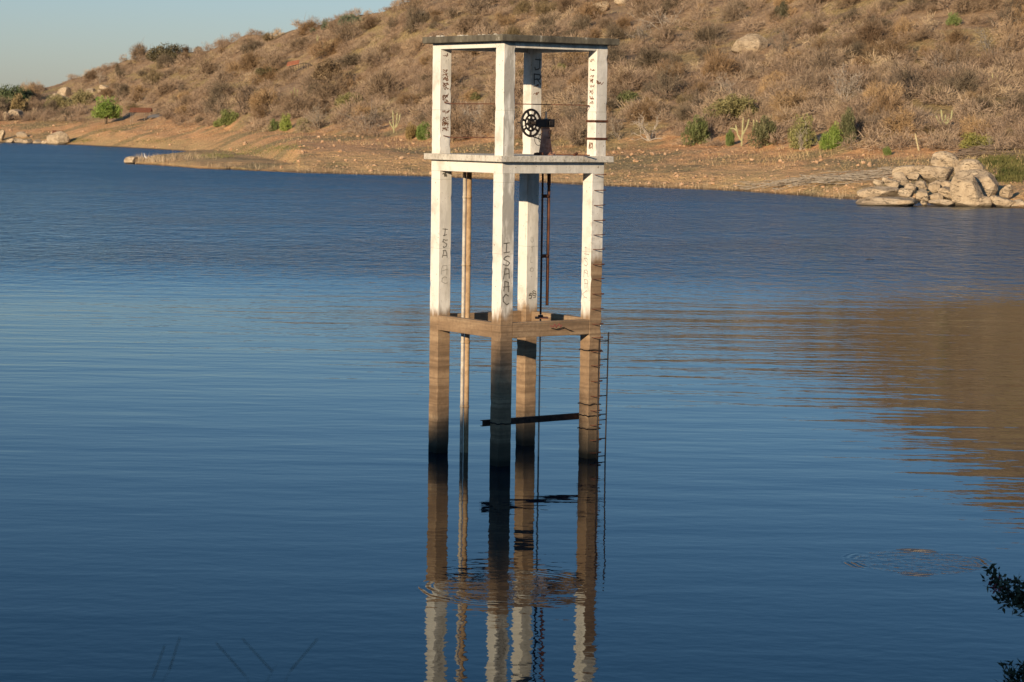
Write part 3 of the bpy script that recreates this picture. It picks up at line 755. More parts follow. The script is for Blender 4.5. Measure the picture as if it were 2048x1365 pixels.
for px, py, wpx in cand:
    P = ground(px, py)
    if P is None: continue
    k = vnoise(px * .011 + 3, py * .022) + R2.uniform(-.35, .35)
    ti = int(np.clip((k + .5) * 8, 0, 7)); ti = [3, 0, 4, 1, 0, 2, 5, 6][ti] if R2.random() < .8 else 7
    tn, tc = TONES[ti]; sx = wpx * P[1] / F_PX * .5 * .95; sz = sx * R2.uniform(.9, 1.5)
    size = 'small' if wpx < 62 else 'broad' if wpx > 100 else 'medium'
    grey = ti in (4, 6) and R2.random() < .5
    me = R2.choice(GREY if grey else BUSH)
    f_ = R2.uniform(1.05, 1.55); c = (tc[0] * f_, tc[1] * f_ * .96, tc[2] * f_ * .93)
    put(me, 'dry_bush', P, sx, sz, c, f"{size} {tn} {'open' if grey else 'dense'} bush {where(px, py)}", 'bush', 'dry bushes scattered over the hillside')

# --- the scrub between them, too many to count: one object
def cloud(n, a0, a1, t0, t1, rng, dens=None):
    a = rng.uniform(a0, a1, n); t = rng.uniform(t0, t1, n); X, Y, z, tt = pt(a, t); return a, t, np.stack([X, Y, z], -1), tt
rng = np.random.RandomState(5)
low = [bush_mesh(300 + i, 210, 6, .8, 2, .30, .022, stems=False) for i in range(6)]
parts = []
a, t, P, tt = cloud(5200, -250, 2400, 1.75, 4.05, rng)
for i in range(len(P)):
    if P[i, 2] < 4.2: continue
    qx, qy = screen(P[i])
    if is_open(qx, qy, 14): continue
    if vnoise(P[i, 0] * .03, P[i, 1] * .03) > .22 and rng.rand() < .6: continue
    v, q = low[rng.randint(6)]; s_ = rng.uniform(1.2, 3.2); an = rng.uniform(0, 6.28); ca, sa = math.cos(an), math.sin(an)
    w_ = np.stack([v[:, 0] * ca - v[:, 1] * sa, v[:, 0] * sa + v[:, 1] * ca, v[:, 2]], -1) * np.array([s_, s_, s_ * rng.uniform(.7, 1.1)]) + P[i] - np.array([0, 0, .1])
    parts.append((w_, q))
s = NT('low_scrub'); p = s.pos(); n1 = s.noise(p, .07, 3, .6); n2 = s.noise(p, .9, 3)
c = s.ramp(n1, [(.3, (.19, .13, .09)), (.44, (.29, .20, .135)), (.56, (.38, .275, .19)), (.68, (.53, .39, .235))])
M_LOW = s.out(s.mix(s.mr(n2, .35, .7), c, s.mix(.35, c, (.12, .085, .05))), .95)
o = link('low_scrub', fast_mesh('low_scrub', *join(parts), M_LOW)); tag(o, 'thick low brown scrub covering the dry hillside between the bushes', 'scrub', kind='stuff')
# dry grass
a, t, P, tt = cloud(46000, -200, 2300, 1.3, 4.0, rng)
keep = (P[:, 2] > 2.2) & (vnoise(P[:, 0] * .06, P[:, 1] * .06) + rng.uniform(-.25, .25, len(P)) > -.18); P = P[keep]; n = len(P)
D = unit(np.stack([rng.randn(n) * .35, rng.randn(n) * .35, np.ones(n)], -1))
v, q = slivers(P - np.array([0, 0, .05]), D, rng.uniform(.15, .55, n), rng.uniform(.02, .07, n), rng)
s = NT('dry_grass'); n1 = s.noise(s.pos(), .12, 3); M_GRASS = s.out(s.ramp(n1, [(.35, (.22, .14, .07)), (.5, (.36, .25, .12)), (.65, (.50, .37, .19))]), .9)
o = link('dry_grass', fast_mesh('dry_grass', v, q, M_GRASS)); tag(o, 'straw coloured dry grass over the hillside', 'grass', kind='stuff')
# stubble along the waterline
a = rng.uniform(250, 1720, 1500); ky, _ = knots(a); fr = np.where(a < 600, np.interp(a, [235, 250, 300, 400, 500, 560, 600], [352, 344.5, 336, 315, 308, 304, 299]), ky[:, 0])
Y = fr + rng.uniform(-2.5, 4, len(a)) + fbm(a * .02, a * 0) * 3; X = (a - 1030) * Y / F_PX; z, _ = height(X, Y); ok = z > -.35
P = np.stack([X, Y, z], -1)[ok]; n = len(P); D = unit(np.stack([rng.randn(n) * .12, rng.randn(n) * .12, np.ones(n)], -1))
v, q = slivers(P, D, rng.uniform(.2, .8, n), rng.uniform(.015, .035, n), rng)
s = NT('stubble'); M_STUB = s.out(s.ramp(s.noise(s.pos(), .4, 2), [(.3, (.3, .2, .12)), (.7, (.55, .43, .28))]), .9)
tag(link('stubble', fast_mesh('stubble', v, q, M_STUB)), 'pale dry stalks standing along the waterline', 'stubble', kind='stuff')
# green grass patches
def grass_patch(name, pts, n, hgt, cols_, label, seed):
    rng = np.random.RandomState(seed); Pn = []
    for _ in range(n):
        x, y, wx, wy = pts[rng.randint(len(pts))]; Pn.append((x + rng.randn() * wx * .4, y + rng.randn() * wy * .4))
    G = [ground(x, y) for x, y in Pn]; G = np.array([g for g in G if g is not None and g[2] > .05]); n = len(G)
    reps = 10; G = np.repeat(G, reps, 0) + np.concatenate([rng.randn(n * reps, 2) * .7, np.zeros((n * reps, 1))], 1); G[:, 2] = height(G[:, 0], G[:, 1])[0] - .03; n = len(G)
    D = unit(np.stack([rng.randn(n) * .3, rng.randn(n) * .3, np.ones(n)], -1)); v, q = slivers(G, D, rng.uniform(.5, 1, n) * hgt, rng.uniform(.04, .1, n), rng)
    s = NT(name); mt = s.out(s.ramp(s.noise(s.pos(), .5, 3), [(.3, cols_[0]), (.7, cols_[1])]), .9)
    tag(link(name, fast_mesh(name, v, q, mt)), label, 'grass', kind='stuff')
grass_patch('green_grass', [(500, 303, 80, 9), (560, 297, 60, 5), (430, 312, 60, 7)], 260, .25, ((.13, .13, .045), (.22, .2, .08)), 'thin green grass growing on the flat spit', 1)
grass_patch('shore_grass', [(2025, 335, 50, 16), (2030, 355, 40, 16), (2000, 325, 30, 8)], 420, .55, ((.05, .06, .015), (.17, .15, .05)), 'tall green grass behind the boulder heap', 2)
grass_patch('bay_grass', [(160, 282, 40, 3), (300, 284, 60, 4), (215, 262, 40, 7)], 110, .35, ((.12, .12, .03), (.22, .19, .07)), 'sparse green grass on the sandy bay shore', 3)

# --- rocks
def rock_mesh(seed, cuts=9, sub=3, rough=.06, box=.72):
    rng = np.random.RandomState(seed); import bmesh
    bm = bmesh.new(); bmesh.ops.create_icosphere(bm, subdivisions=sub, radius=1)
    pl = [(unit(rng.randn(3)), rng.uniform(.55, .85)) for _ in range(cuts + 4)]
    for vv in bm.verts:
        c = np.array(vv.co); c = np.sign(c) * np.abs(c) ** box * .9
        for nn, dd in pl:
            e = c @ nn - dd
            if e > 0: c = c - nn * e * .99
        c = c * (1 + rough * fbm(c[0] * 2.1 + seed, c[1] * 2.1 + c[2] * 1.7, 3)); vv.co = c
    me = bpy.data.meshes.new('rock'); bm.to_mesh(me); bm.free(); me.materials.append(M_ROCK)
    return me
def mat_rock(name, a, b, c_):
    s = NT(name); p = s.obj(); g = s.pos(); n = s.noise(g, 1.3, 5, .65); f = s.noise(g, 7, 4, .6); cr_ = s.noise(s.scale(g, (.5, .5, 2.2)), 1.1, 3, .6, dist=.5)
    c = s.ramp(n, [(.3, a), (.5, b), (.7, c_)])
    crack = s.mr(s.math('ABSOLUTE', s.math('SUBTRACT', cr_, .5)), .0, .012, 1, 0); c = s.mix(s.math('MULTIPLY', crack, .75), c, (.06, .045, .03))
    c = s.mix(s.mr(f, .55, .75, 0, .4), c, (.14, .11, .08))
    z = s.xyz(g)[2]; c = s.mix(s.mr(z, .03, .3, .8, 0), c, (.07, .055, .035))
    return s.out(c, .9, s.bump(s.math('ADD', s.math('MULTIPLY', n, 1.2), s.math('SUBTRACT', f, s.math('MULTIPLY', crack, .8))), .09))
M_ROCK = mat_rock('pale_granite', (.30, .22, .14), (.43, .325, .215), (.54, .425, .29))
ROCKS = [rock_mesh(i, 8 + i % 4) for i in range(9)]
DOME = [rock_mesh(80 + i, 4, 3, .05, 1.) for i in range(3)]
SLAB = [rock_mesh(40 + i, 3, 3, .05, .42) for i in range(3)]
def rock(px, py_bot, wpx, hpx, label, name='boulder', cat='boulder', group=None, me=None, Y=None, depth=.8, tilt=.25, sink=.18, k=1.):
    R_ = random.Random(int(px * 7 + py_bot))
    if Y is None:
        P = ground(px, py_bot)
        if P is None: return
    else: P = at(px, py_bot, Y)
    m = P[1] / F_PX; hw, hh = wpx * m / 2, hpx * m / 2
    o = link(name, me or ROCKS[R_.randrange(9)]); o.location = (P[0], P[1] + hw * depth * .5, P[2] + hh * (1 - sink))
    o.scale = (hw * 1.32 * k, hw * depth * 1.2 * k, hh * 1.35 * k); o.rotation_euler = (R_.uniform(-tilt, tilt) * .5, R_.uniform(-tilt, tilt), R_.uniform(-.5, .5))
    return tag(o, label, cat, group)
G_ = 'boulders heaped at the right-hand shore'
HEAP = [ # px, bottom, w, h, Y, label
    (1762, 399, 88, 27, 206, 'long flat topped boulder slab at the left foot of the heap, lit and cracked', 0),
    (1772, 411, 112, 17, 204, 'low pale ledge of rock at the waterline under the long slab', 0),
    (1813, 398, 30, 20, 205.5, 'short slanting block at the right end of the long slab', 0),
    (1822, 411, 22, 16, 204.5, 'small square block at the waterline right of the pale ledge', 0),
    (1757, 374, 22, 16, 209, 'small rounded boulder perched leftmost above the long slab', 0),
    (1772, 366, 16, 14, 211, 'smallest pale stone on the upper left edge of the heap', 0),
    (1786, 379, 32, 22, 208, 'wedge shaped boulder resting on top of the long slab', 0),
    (1801, 374, 30, 28, 210, 'tilted brown block leaning behind the wedge shaped boulder', 0),
    (1812, 358, 46, 26, 213, 'broken pale boulder with dark clefts on the upper left of the heap', 0),
    (1828, 362, 26, 16, 211, 'thin slab wedged under the broken pale boulder', 0),
    (1870, 364, 80, 36, 212, 'broad pale boulder lying across the middle of the heap', 0),
    (1890, 339, 52, 34, 218, 'rounded highest boulder crowning the heap', 0),
    (1914, 343, 18, 24, 217, 'narrow upright stone beside the crowning boulder', 0),
    (1938, 352, 54, 32, 216, 'smooth dome shaped boulder right of the crowning one', 0),
    (1932, 414, 62, 78, 204.5, 'tall massive boulder face rising from the water in the right of the heap', 0),
    (1968, 398, 66, 52, 207, 'big angular boulder overhanging right of the tall massive one', 0),
    (1950, 372, 80, 34, 211, 'wide boulder shelf below the dome shaped boulder', 0),
    (1820, 385, 26, 19, 207, 'small dark square block in the middle left of the heap', 0),
    (1843, 379, 26, 16, 208, 'flat dark stone in the shadowed middle of the heap', 0),
    (1845, 402, 30, 25, 205.5, 'bright leaning block between the ledge and the dark hollow', 0),
    (1868, 385, 24, 22, 207.5, 'triangular stone below the broad pale boulder', 0),
    (1890, 378, 42, 16, 208.5, 'flat brown slab over the bright oval boulder', 0),
    (1895, 397, 44, 24, 206.5, 'bright oval boulder left of the tall massive one', 0),
    (1872, 404, 28, 18, 205.8, 'small round boulder under the bright oval one', 0),
    (1886, 413, 50, 14, 204.6, 'low reddish rock at the waterline below the bright oval boulder', 0),
    (1848, 412, 14, 10, 204.6, 'tiny pale rock at the waterline in the dark hollow', 0),
    (1968, 415, 42, 22, 204.2, 'rounded rock at the waterline under the overhanging boulder', 0),
    (2008, 417, 52, 24, 204, 'sloping rock at the waterline near the right frame edge', 0),
    (2013, 396, 24, 26, 206.5, 'upright stone standing alone right of the dark gap', 0),
    (2038, 417, 36, 17, 203.8, 'low flat rock at the waterline touching the right frame edge', 0),
    (1960, 399, 60, 30, 208, 'grey boulder base behind the tall massive one', 0)]
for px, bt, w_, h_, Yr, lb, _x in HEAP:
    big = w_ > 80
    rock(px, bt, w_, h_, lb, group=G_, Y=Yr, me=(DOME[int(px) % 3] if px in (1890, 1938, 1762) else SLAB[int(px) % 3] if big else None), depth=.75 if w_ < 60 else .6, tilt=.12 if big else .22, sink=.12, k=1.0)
# the shaded core that carries the heap
GL_ = 'boulders on the hillside and the left shore'
for px, bt, w_, h_, lb in [
    (1500, 112, 72, 46, 'big pale smooth boulder alone halfway up the hillside right of the tower'),
    (1200, 27, 36, 26, 'pale rounded boulder at the top edge above the tower roof'),
    (1242, 11, 26, 16, 'small pale boulder at the top edge right of the tower roof'),
    (845, 33, 22, 10, 'small pale boulder high on the ridge left of the tower'),
    (113, 292, 46, 30, 'largest pale boulder at the water edge of the left bay'),
    (120, 213, 38, 22, 'pale jagged outcrop on the slope left of the green tree, lower rock'),
    (128, 196, 26, 20, 'pale jagged outcrop on the slope left of the green tree, upper rock'),
    (109, 206, 16, 20, 'narrow pale rock leaning on the left side of the jagged outcrop'),
    (182, 188, 20, 11, 'pale flat boulder on the slope above the green tree, left one'),
    (209, 180, 20, 9, 'pale tilted boulder on the slope above the green tree, right one'),
    (199, 186, 8, 7, 'tiny pale rock between the two pale boulders above the green tree'),
    (203, 198, 8, 10, 'tiny pale rock just above the crown of the green tree'),
    (28, 240, 34, 22, 'pale pink boulder on the far left shore slope'),
    (6, 228, 14, 20, 'pale boulder cut by the left frame edge'),
    (10, 242, 14, 18, 'narrow boulder between the pale pink one and the left frame edge'),
    (2, 283, 12, 22, 'pale upright boulder at the water cut by the left frame edge'),
    (20, 287, 18, 10, 'low white rock at the water edge of the left bay'),
    (38, 288, 18, 10, 'brown rock at the water edge right of the low white one'),
    (54, 290, 22, 12, 'rounded rock at the water edge in the middle of the left bay rocks'),
    (74, 291, 22, 12, 'grey rock at the water edge left of the largest one'),
    (90, 291, 14, 10, 'small dark rock touching the largest boulder of the left bay'),
    (44, 276, 22, 12, 'rough pale rock a little above the left bay rocks'),
    (262, 328, 26, 14, 'brown pointed rock at the tip of the low spit')]:
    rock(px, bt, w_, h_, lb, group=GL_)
# single stones on the bank
R3 = random.Random(5); SM = [rock_mesh(60 + i, 6, 1, .05) for i in range(6)]
M_STONE = mat_rock('reddish_stone', (.38, .22, .12), (.50, .31, .18), (.62, .43, .28))
for m_ in SM: m_.materials[0] = M_STONE
cnt = 0
while cnt < 130:
    px = R3.uniform(20, 1880); f = R3.random(); 
    wl = float(np.interp(px, [0, 330, 400, 860, 1210, 1500, 1700, 1900], [284, 300, 336, 352, 370, 382, 396, 412])); vl = vegl(px)
    py = vl + 4 + (wl - vl - 6) * (f ** 1.2 if px > 400 else f); w_ = R3.uniform(5, 10) * (.75 if px < 400 else 1)
    if 866 < px < 900: continue
    seg = 'on the far bay shore' if px < 400 else 'left of the tower' if px < 860 else 'behind the tower' if px < 1210 else 'right of the tower' if px < 1500 else 'towards the boulder heap'
    row = 'along the foot of the bushes' if f < .3 else 'halfway down the bare bank' if f < .7 else 'near the waterline'
    P = ground(px, py)
    if P is None or P[2] < .1: continue
    tn = 'reddish'
    rock(px, py, w_, w_ * R3.uniform(.55, .9), f"{'larger' if w_ > 7 else 'small'} {tn} stone {row} {seg}", 'stone', 'stone', 'stones scattered over the bare bank', SM[cnt % 6], sink=.25)
    cnt += 1
# gravel: countless
a, t, P, tt = cloud(6000, -100, 2100, .05, 2.05, rng); P = P[(P[:, 2] > .15)]; n = len(P)
base = np.array([(1, 0, 0), (0, 1, 0), (-1, 0, 0), (0, -1, 0), (0, 0, 1), (0, 0, -1)], float); fc = np.array([(0, 1, 4), (1, 2, 4), (2, 3, 4), (3, 0, 4), (1, 0, 5), (2, 1, 5), (3, 2, 5), (0, 3, 5)])
sz = rng.lognormal(-2.55, .5, n); jit = 1 + rng.uniform(-.35, .35, (n, 6, 1)); V = (base[None] * jit + rng.uniform(-.3, .3, (n, 6, 3))) * sz[:, None, None] * np.array([1.2, 1, .75]) + P[:, None]
Qf = (fc[None] + (np.arange(n) * 6)[:, None, None]).reshape(-1, 3)
tag(link('gravel', fast_mesh('gravel', V.reshape(-1, 3), Qf, M_STONE)), 'reddish gravel and pebbles strewn over the bare bank', 'gravel', kind='stuff')

# --- green trees and shrubs
LEAFM = [fast_mesh('foliage', *leafy(400 + i, 5200, 22 + 2 * i, .85, .06, .036, .2), M_LEAF) for i in range(5)]
def shrub(px, py, wpx, hpx, color, label, cat='shrub', name='green_shrub', stem=(.1, .07, .045), mi=None, group=None, lift=0., trunk=True):
    P = ground(px, py)
    if P is None: print('NO GROUND', label); return
    m = P[1] / F_PX; w_, h_ = wpx * m / 2, hpx * m
    e = empty(name, (P[0], P[1], P[2])); tag(e, label, cat, group)
    c = link('foliage', LEAFM[(int(px) if mi is None else mi) % 5], e); c.location = (0, 0, lift * h_); k = 1.12; c.scale = (w_ * k, w_ * k * .9, h_ * (1 - lift) * 1.05); c.color = (*[min(.8, x * 1.5) for x in color], 1); c.rotation_euler = (0, 0, rnd.uniform(0, 6))
    if trunk:
        b = MB(); R_ = random.Random(int(px)); n = 1 if lift > .15 else 4
        for i in range(n):
            q = R_.uniform(0, 6.28); d = (0 if n == 1 else .35) * w_
            r = max(.035, .045 * h_ if n == 1 else .02 * h_)
            b.tube([(0, 0, -.3), (.05 * d, .02, h_ * max(lift, .12) * .7), (d * math.cos(q) * .6, d * math.sin(q) * .6, h_ * (lift + .25)), (d * math.cos(q), d * math.sin(q), h_ * (lift + .45))], [r * 1.3, r, r * .7, r * .4], 7)
            if n == 1:
                for j in range(4):
                    q = j * 1.6 + .4; b.tube([(0, 0, h_ * lift * .8), (w_ * .25 * math.cos(q), w_ * .25 * math.sin(q), h_ * (lift + .15)), (w_ * .5 * math.cos(q), w_ * .5 * math.sin(q), h_ * (lift + .4))], [r * .7, r * .5, r * .25], 5)
        t = b.build('trunk' if n == 1 else 'stems', M_BARK, e, True); t.color = (*stem, 1)
    return e
GRN = (.10, .17, .02); OLV = (.19, .165, .07)
shrub(212, 249, 70, 58, (.12, .20, .022), 'round bright green tree with a short dark trunk on the left shore', 'tree', 'green_tree', lift=.22, mi=1)
shrub(1663, 299, 50, 60, (.13, .20, .02), 'round bright green bush at the top of the bank between cacti and boulder heap', mi=2)
shrub(20, 213, 78, 46, (.05, .085, .03), 'dark green leafy tree on the skyline at the left frame edge', 'tree', 'green_tree', lift=.1, mi=3)
shrub(54, 203, 40, 26, (.06, .085, .04), 'smaller dark green tree top on the skyline right of the left edge one', 'tree', 'green_tree', lift=.1, mi=4)
shrub(38, 232, 50, 46, (.21, .15, .06), 'tawny yellowish bush in front of the dark skyline tree', mi=0)
shrub(700, 54, 62, 26, (.09, .13, .075), 'pale green tree crown on the skyline ridge', 'tree', 'green_tree', lift=.1, mi=0)
shrub(652, 60, 22, 22, (.06, .09, .05), 'small dark green bush on the skyline left of the pale green crown', mi=1)
shrub(627, 66, 20, 12, (.07, .09, .045), 'tiny dark bush on the skyline ridge left of the pale green crown', mi=2)
shrub(335, 125, 84, 40, (.075, .065, .03), 'broad dark olive brown bush on the skyline ridge', mi=3)
shrub(458, 250, 46, 34, (.11, .14, .03), 'mid green bush at the foot of the slope right of the shelter')
shrub(438, 254, 28, 16, (.12, .15, .03), 'low green bush touching the mid green one at the slope foot')
shrub(548, 262, 26, 26, (.08, .12, .025), 'small deep green bush left of the yellow green one')
shrub(572, 262, 30, 36, (.19, .24, .035), 'bright yellow green bush at the slope foot left of the tower', mi=1)
shrub(608, 262, 40, 28, OLV, 'olive bush right of the bright yellow green one')
shrub(848, 281, 34, 40, (.10, .17, .025), 'bright green bush just left of the tower pillars')
shrub(822, 279, 36, 38, (.19, .13, .04), 'tawny bush between the cactus and the tower pillars')
shrub(700, 215, 70, 32, (.16, .15, .05), 'olive yellow bush on the middle slope left of the tower')
shrub(1252, 205, 66, 26, (.085, .105, .03), 'dark green low bush on the slope just right of the tower')
shrub(1395, 290, 64, 62, (.075, .10, .022), 'dark green bush at the top of the bank behind the short cactus')
shrub(1460, 292, 30, 34, (.09, .14, .025), 'small green bush left behind the forked cactus')
shrub(1530, 294, 70, 64, (.08, .085, .03), 'large dark olive bush right behind the forked cactus')
shrub(1470, 245, 110, 58, (.15, .135, .045), 'wide olive thorn tree above the forked cactus', lift=.15)
shrub(1606, 296, 66, 70, (.17, .165, .05), 'loose yellow green bush with pale bare stems left of the round green bush', stem=(.5, .42, .33))
shrub(1695, 288, 46, 76, (.07, .08, .028), 'dark olive upright bush right behind the round bright green bush')
shrub(1767, 285, 14, 10, (.10, .16, .03), 'tiny green plant on the bank above the small green shrub')
shrub(1774, 312, 24, 20, (.10, .15, .025), 'small green shrub on the bank left of the boulder heap')
shrub(1948, 297, 76, 34, (.20, .19, .04), 'yellow green spreading bush above the boulder heap')
shrub(1906, 55, 36, 30, (.12, .17, .04), 'small green tree on the bare patch at the top right', lift=.1)
shrub(1562, 40, 34, 46, (.06, .058, .03), 'dark narrow tree at the top edge left of the bare patch', 'tree', lift=.1)
shrub(1120, 150, 40, 24, (.17, .17, .05), 'small yellow green bush seen through the tower above the wire')
shrub(950, 200, 34, 16, (.13, .14, .045), 'low green bush seen through the tower behind the left wire')
shrub(535, 165, 74, 32, (.10, .09, .035), 'flat topped dark olive tree with a bent trunk on the middle slope', 'tree', 'olive_tree', lift=.45)
shrub(655, 190, 86, 74, (.13, .085, .045), 'spreading brown tree with forked trunk on the slope left of the tower', 'tree', 'olive_tree', lift=.4)
shrub(115, 172 + 45, 60, 30, OLV, 'olive bush behind the jagged pale outcrop')
shrub(165, 213, 56, 36, OLV, 'grey olive bush between the pale outcrop and the green tree')

# --- bare trees: trunk and twigs
def bare(px, py, wpx, hpx, color, label, seed, name='bare_tree', stem_n=4, r=.022, spread=.8, n=260, group='leafless trees on the hillside', tw=.012, base=0.):
    P = ground(px, py)
    if P is None: print('NO GROUND', label); return
    m = P[1] / F_PX; h_ = hpx * m; (v1, q1), (v2, q2) = bare_mesh(seed, wpx / hpx * .5, 1., stem_n, r, base, n, tw, spread)
    e = empty(name, (P[0], P[1], P[2] - .15)); tag(e, label, 'tree', group)
    a_ = link('branches', fast_mesh('branches', v1 * h_, q1, M_BARK, True), e); a_.color = (*color, 1)
    c_ = link('twigs', fast_mesh('twigs', v2 * h_, q2, M_BARK), e); c_.color = (*(min(1, x * 1.05) for x in color), 1)
WHT = (.50, .42, .34); BRN = (.13, .095, .07)
bare(183, 148, 44, 38, (.12, .10, .09), 'bare dark tree standing alone against the sky on the left ridge', 1, n=420, stem_n=6)
bare(1298, 282, 84, 52, WHT, 'sprawling bleached dead tree at the top of the bank right of the tower', 2, r=.03, spread=1.5, stem_n=6)
bare(1470, 200, 60, 50, (.36, .30, .24), 'bleached forked dead tree on the slope below the big pale boulder', 3)
bare(1690, 205, 70, 62, (.37, .31, .25), 'grey bare tree on the slope above the round green bush', 4, n=500, stem_n=6)
bare(1820, 200, 100, 76, BRN, 'large dark bare tree in the middle of the right slope', 5, n=700, stem_n=7)
bare(1886, 160, 66, 56, (.24, .19, .15), 'grey brown bare tree right above the large dark one', 6, n=500, stem_n=6)
bare(1850, 235, 50, 30, WHT, 'low bleached dead branch left of the five stemmed cactus', 7, spread=1.6, stem_n=3, n=120)
bare(1975, 300, 60, 24, (.40, .33, .26), 'pale fallen branch below the yellow green bush', 8, spread=1.7, stem_n=4, n=120)
bare(1600, 302, 40, 50, WHT, 'pale bare stems in front of the loose yellow green bush', 9, stem_n=5, n=120)
bare(900, 262, 70, 66, BRN, 'dark thorny bare tree seen through the left bay of the tower', 10, n=420, stem_n=6)
bare(955, 262, 70, 60, (.42, .35, .28), 'curved bleached branches seen through the left bay of the tower', 11, n=300, stem_n=5, spread=1.1)
bare(1120, 148, 60, 44, BRN, 'dark bare tree seen through the top of the tower', 12, n=420, stem_n=6)
bare(1280, 90, 56, 50, (.30, .25, .2), 'grey bare tree high on the slope right of the tower roof', 13, n=300)
bare(1322, 60, 40, 56, (.36, .3, .24), 'pale thin bare tree at the top edge right of the tower roof', 14, n=200)
bare(1560, 110, 60, 50, (.2, .16, .12), 'brown bare tree beside the big pale boulder', 15, n=400, stem_n=6)
bare(2010, 60, 80, 60, (.11, .085, .06), 'dark bare tree at the top right corner', 16, n=500, stem_n=7)
bare(1980, 120, 70, 60, (.25, .21, .17), 'pale grey bare tree near the right frame edge', 17, n=400)
bare(490, 230, 70, 70, (.14, .1, .075), 'dark branching bare tree above the mid green bush', 18, n=500, stem_n=6)
bare(435, 235, 50, 50, (.17, .125, .09), 'brown bare tree left of the dark branching one', 19, n=400)
bare(640, 258, 60, 44, (.30, .25, .19), 'grey bare bush tree right of the olive bush', 20, n=400, stem_n=7)
bare(735, 268, 90, 54, (.26, .205, .16), 'wide mauve grey bare bush tree left of the cactus', 21, n=700, stem_n=8, spread=1.2)
bare(800, 120, 60, 40, (.17, .115, .075), 'brown bare tree high on the slope left of the tower roof', 22, n=400)
bare(1240, 280, 50, 40, (.33, .27, .21), 'small pale bare bush tree at the bank touching the tower on its right', 23, n=300)
bare(1330, 200, 80, 66, (.17, .13, .09), 'brown bare tree on the middle slope right of the tower', 24, n=600, stem_n=7)
bare(1150, 255, 60, 60, (.17, .13, .095), 'brown bare tree seen through the tower behind the gate hoist', 25, n=500, stem_n=6)
bare(200, 168, 30, 26, (.4, .34, .28), 'small pale bare tree above the two pale boulders', 26, n=160)
bare(705, 48, 26, 18, (.2, .17, .15), 'tiny bare tree on the skyline beside the pale green crown', 27, n=160)
bare(810, 12, 60, 30, (.22, .15, .1), 'bare brown tree where the ridge leaves the top of the frame', 28, n=300)
bare(1404, 225, 60, 54, (.15, .115, .08), 'dark bare tree left of the wide olive thorn tree', 29, n=450, stem_n=6)
bare(1760, 270, 70, 60, (.28, .2, .14), 'tan bare bush tree on the slope left above the boulder heap', 30, n=600, stem_n=8)

# --- columnar cacti: ribbed stems
def cactus(px, py, hpx, stems, label, color=(.34, .36, .15)):
    P = ground(px, py)
    if P is None: print('NO GROUND', label); return
    m = P[1] / F_PX; e = empty('cactus', (P[0], P[1], P[2] - .1)); tag(e, label, 'cactus', 'columnar cacti on the slope')
    for pts in stems:
        pts = [np.array([x * m, (i % 2) * .05 + x * m * .1, y * m]) for i, (x, y) in enumerate(pts)]
        fine = []
        for a_, b_ in zip(pts[:-1], pts[1:]):
            for j in range(4): fine.append(a_ + (b_ - a_) * j / 4)
        fine.append(pts[-1]); b = MB(); n = 16; L = len(fine); V = []; Fc = []
        for i, q in enumerate(fine):
            t_ = fine[min(i + 1, L - 1)] - fine[max(i - 1, 0)]; t_ = unit(t_); a1 = unit(np.cross(t_, np.array([0, 1., .01]))); a2 = np.cross(t_, a1)
            r = .085 * (1 + .1 * math.sin(i * 1.3)) * (.45 if i == L - 1 else 1)
            for k in range(n): w_ = 2 * math.pi * k / n; V.append(q + (a1 * math.cos(w_) + a2 * math.sin(w_)) * r * (1 if k % 2 else .72))
        for i in range(L - 1):
            for k in range(n): Fc.append((i * n + k, i * n + (k + 1) % n, (i + 1) * n + (k + 1) % n, (i + 1) * n + k))
        Fc.append(tuple((L - 1) * n + k for k in range(n))); b.add(V, Fc); o = b.build('stem', M_CACT, e); o.color = (*color, 1)
PALE = (.42, .40, .2)
cactus(1483, 293, 60, [[(0, 0), (1, 28), (2, 58)], [(1, 22), (10, 40), (14, 56)], [(-1, 12), (-8, 24), (-13, 44)], [(-8, 30), (-16, 36), (-24, 36)]], 'pale green cactus forking like a candlestick at the top of the bank', PALE)
cactus(1388, 288, 28, [[(0, 0), (0, 30)], [(1, 14), (3, 28)]], 'short pale cactus in front of the dark green bush', PALE)
cactus(1511, 260, 20, [[(-4, -6), (-4, 22)], [(3, -6), (2, 22)]], 'pair of thin upright cactus stems right of the forked cactus', PALE)
cactus(1524, 262, 16, [[(0, 0), (0, 18)]], 'single short cactus stem right of the pair of cactus stems', PALE)
cactus(788, 266, 44, [[(0, 0), (-2, 26), (-3, 46)], [(2, 10), (5, 24), (6, 42)], [(4, 12), (10, 26), (12, 40)], [(-1, 8), (-8, 20), (-9, 24)]], 'pale cactus with four upright stems left of the tower', PALE)
cactus(1888, 252, 34, [[(0, 0), (-12, 12), (-17, 22)], [(0, 0), (-4, 16), (-7, 34)], [(0, 0), (2, 14), (3, 24)], [(0, 0), (8, 14), (9, 20)], [(4, 4), (14, 16), (16, 34)], [(0, 0), (-9, 8), (-13, 12)]], 'many stemmed pale cactus on the slope above the boulder heap', PALE)
cactus(1838, 302, 36, [[(0, 0), (-4, 16), (-9, 36)]], 'single leaning cactus stem on the slope left above the boulder heap', (.5, .42, .24))
cactus(1220, 204, 26, [[(-4, 0), (-4, 26)], [(1, 0), (0, 24)]], 'two slim pale cactus stems touching the tower on its upper right side', PALE)
cactus(1986, 172, 30, [[(0, 0), (-2, 28)], [(2, 4), (8, 10), (9, 24)], [(0, 4), (-8, 8), (-9, 16)]], 'tan cactus candelabra near the right frame edge', (.42, .36, .18))
cactus(590, 196, 26, [[(0, 0), (-2, 22)], [(4, 0), (5, 18)], [(-6, 0), (-8, 14)]], 'small cluster of green cactus stems on the middle slope left of the tower', (.3, .32, .12))
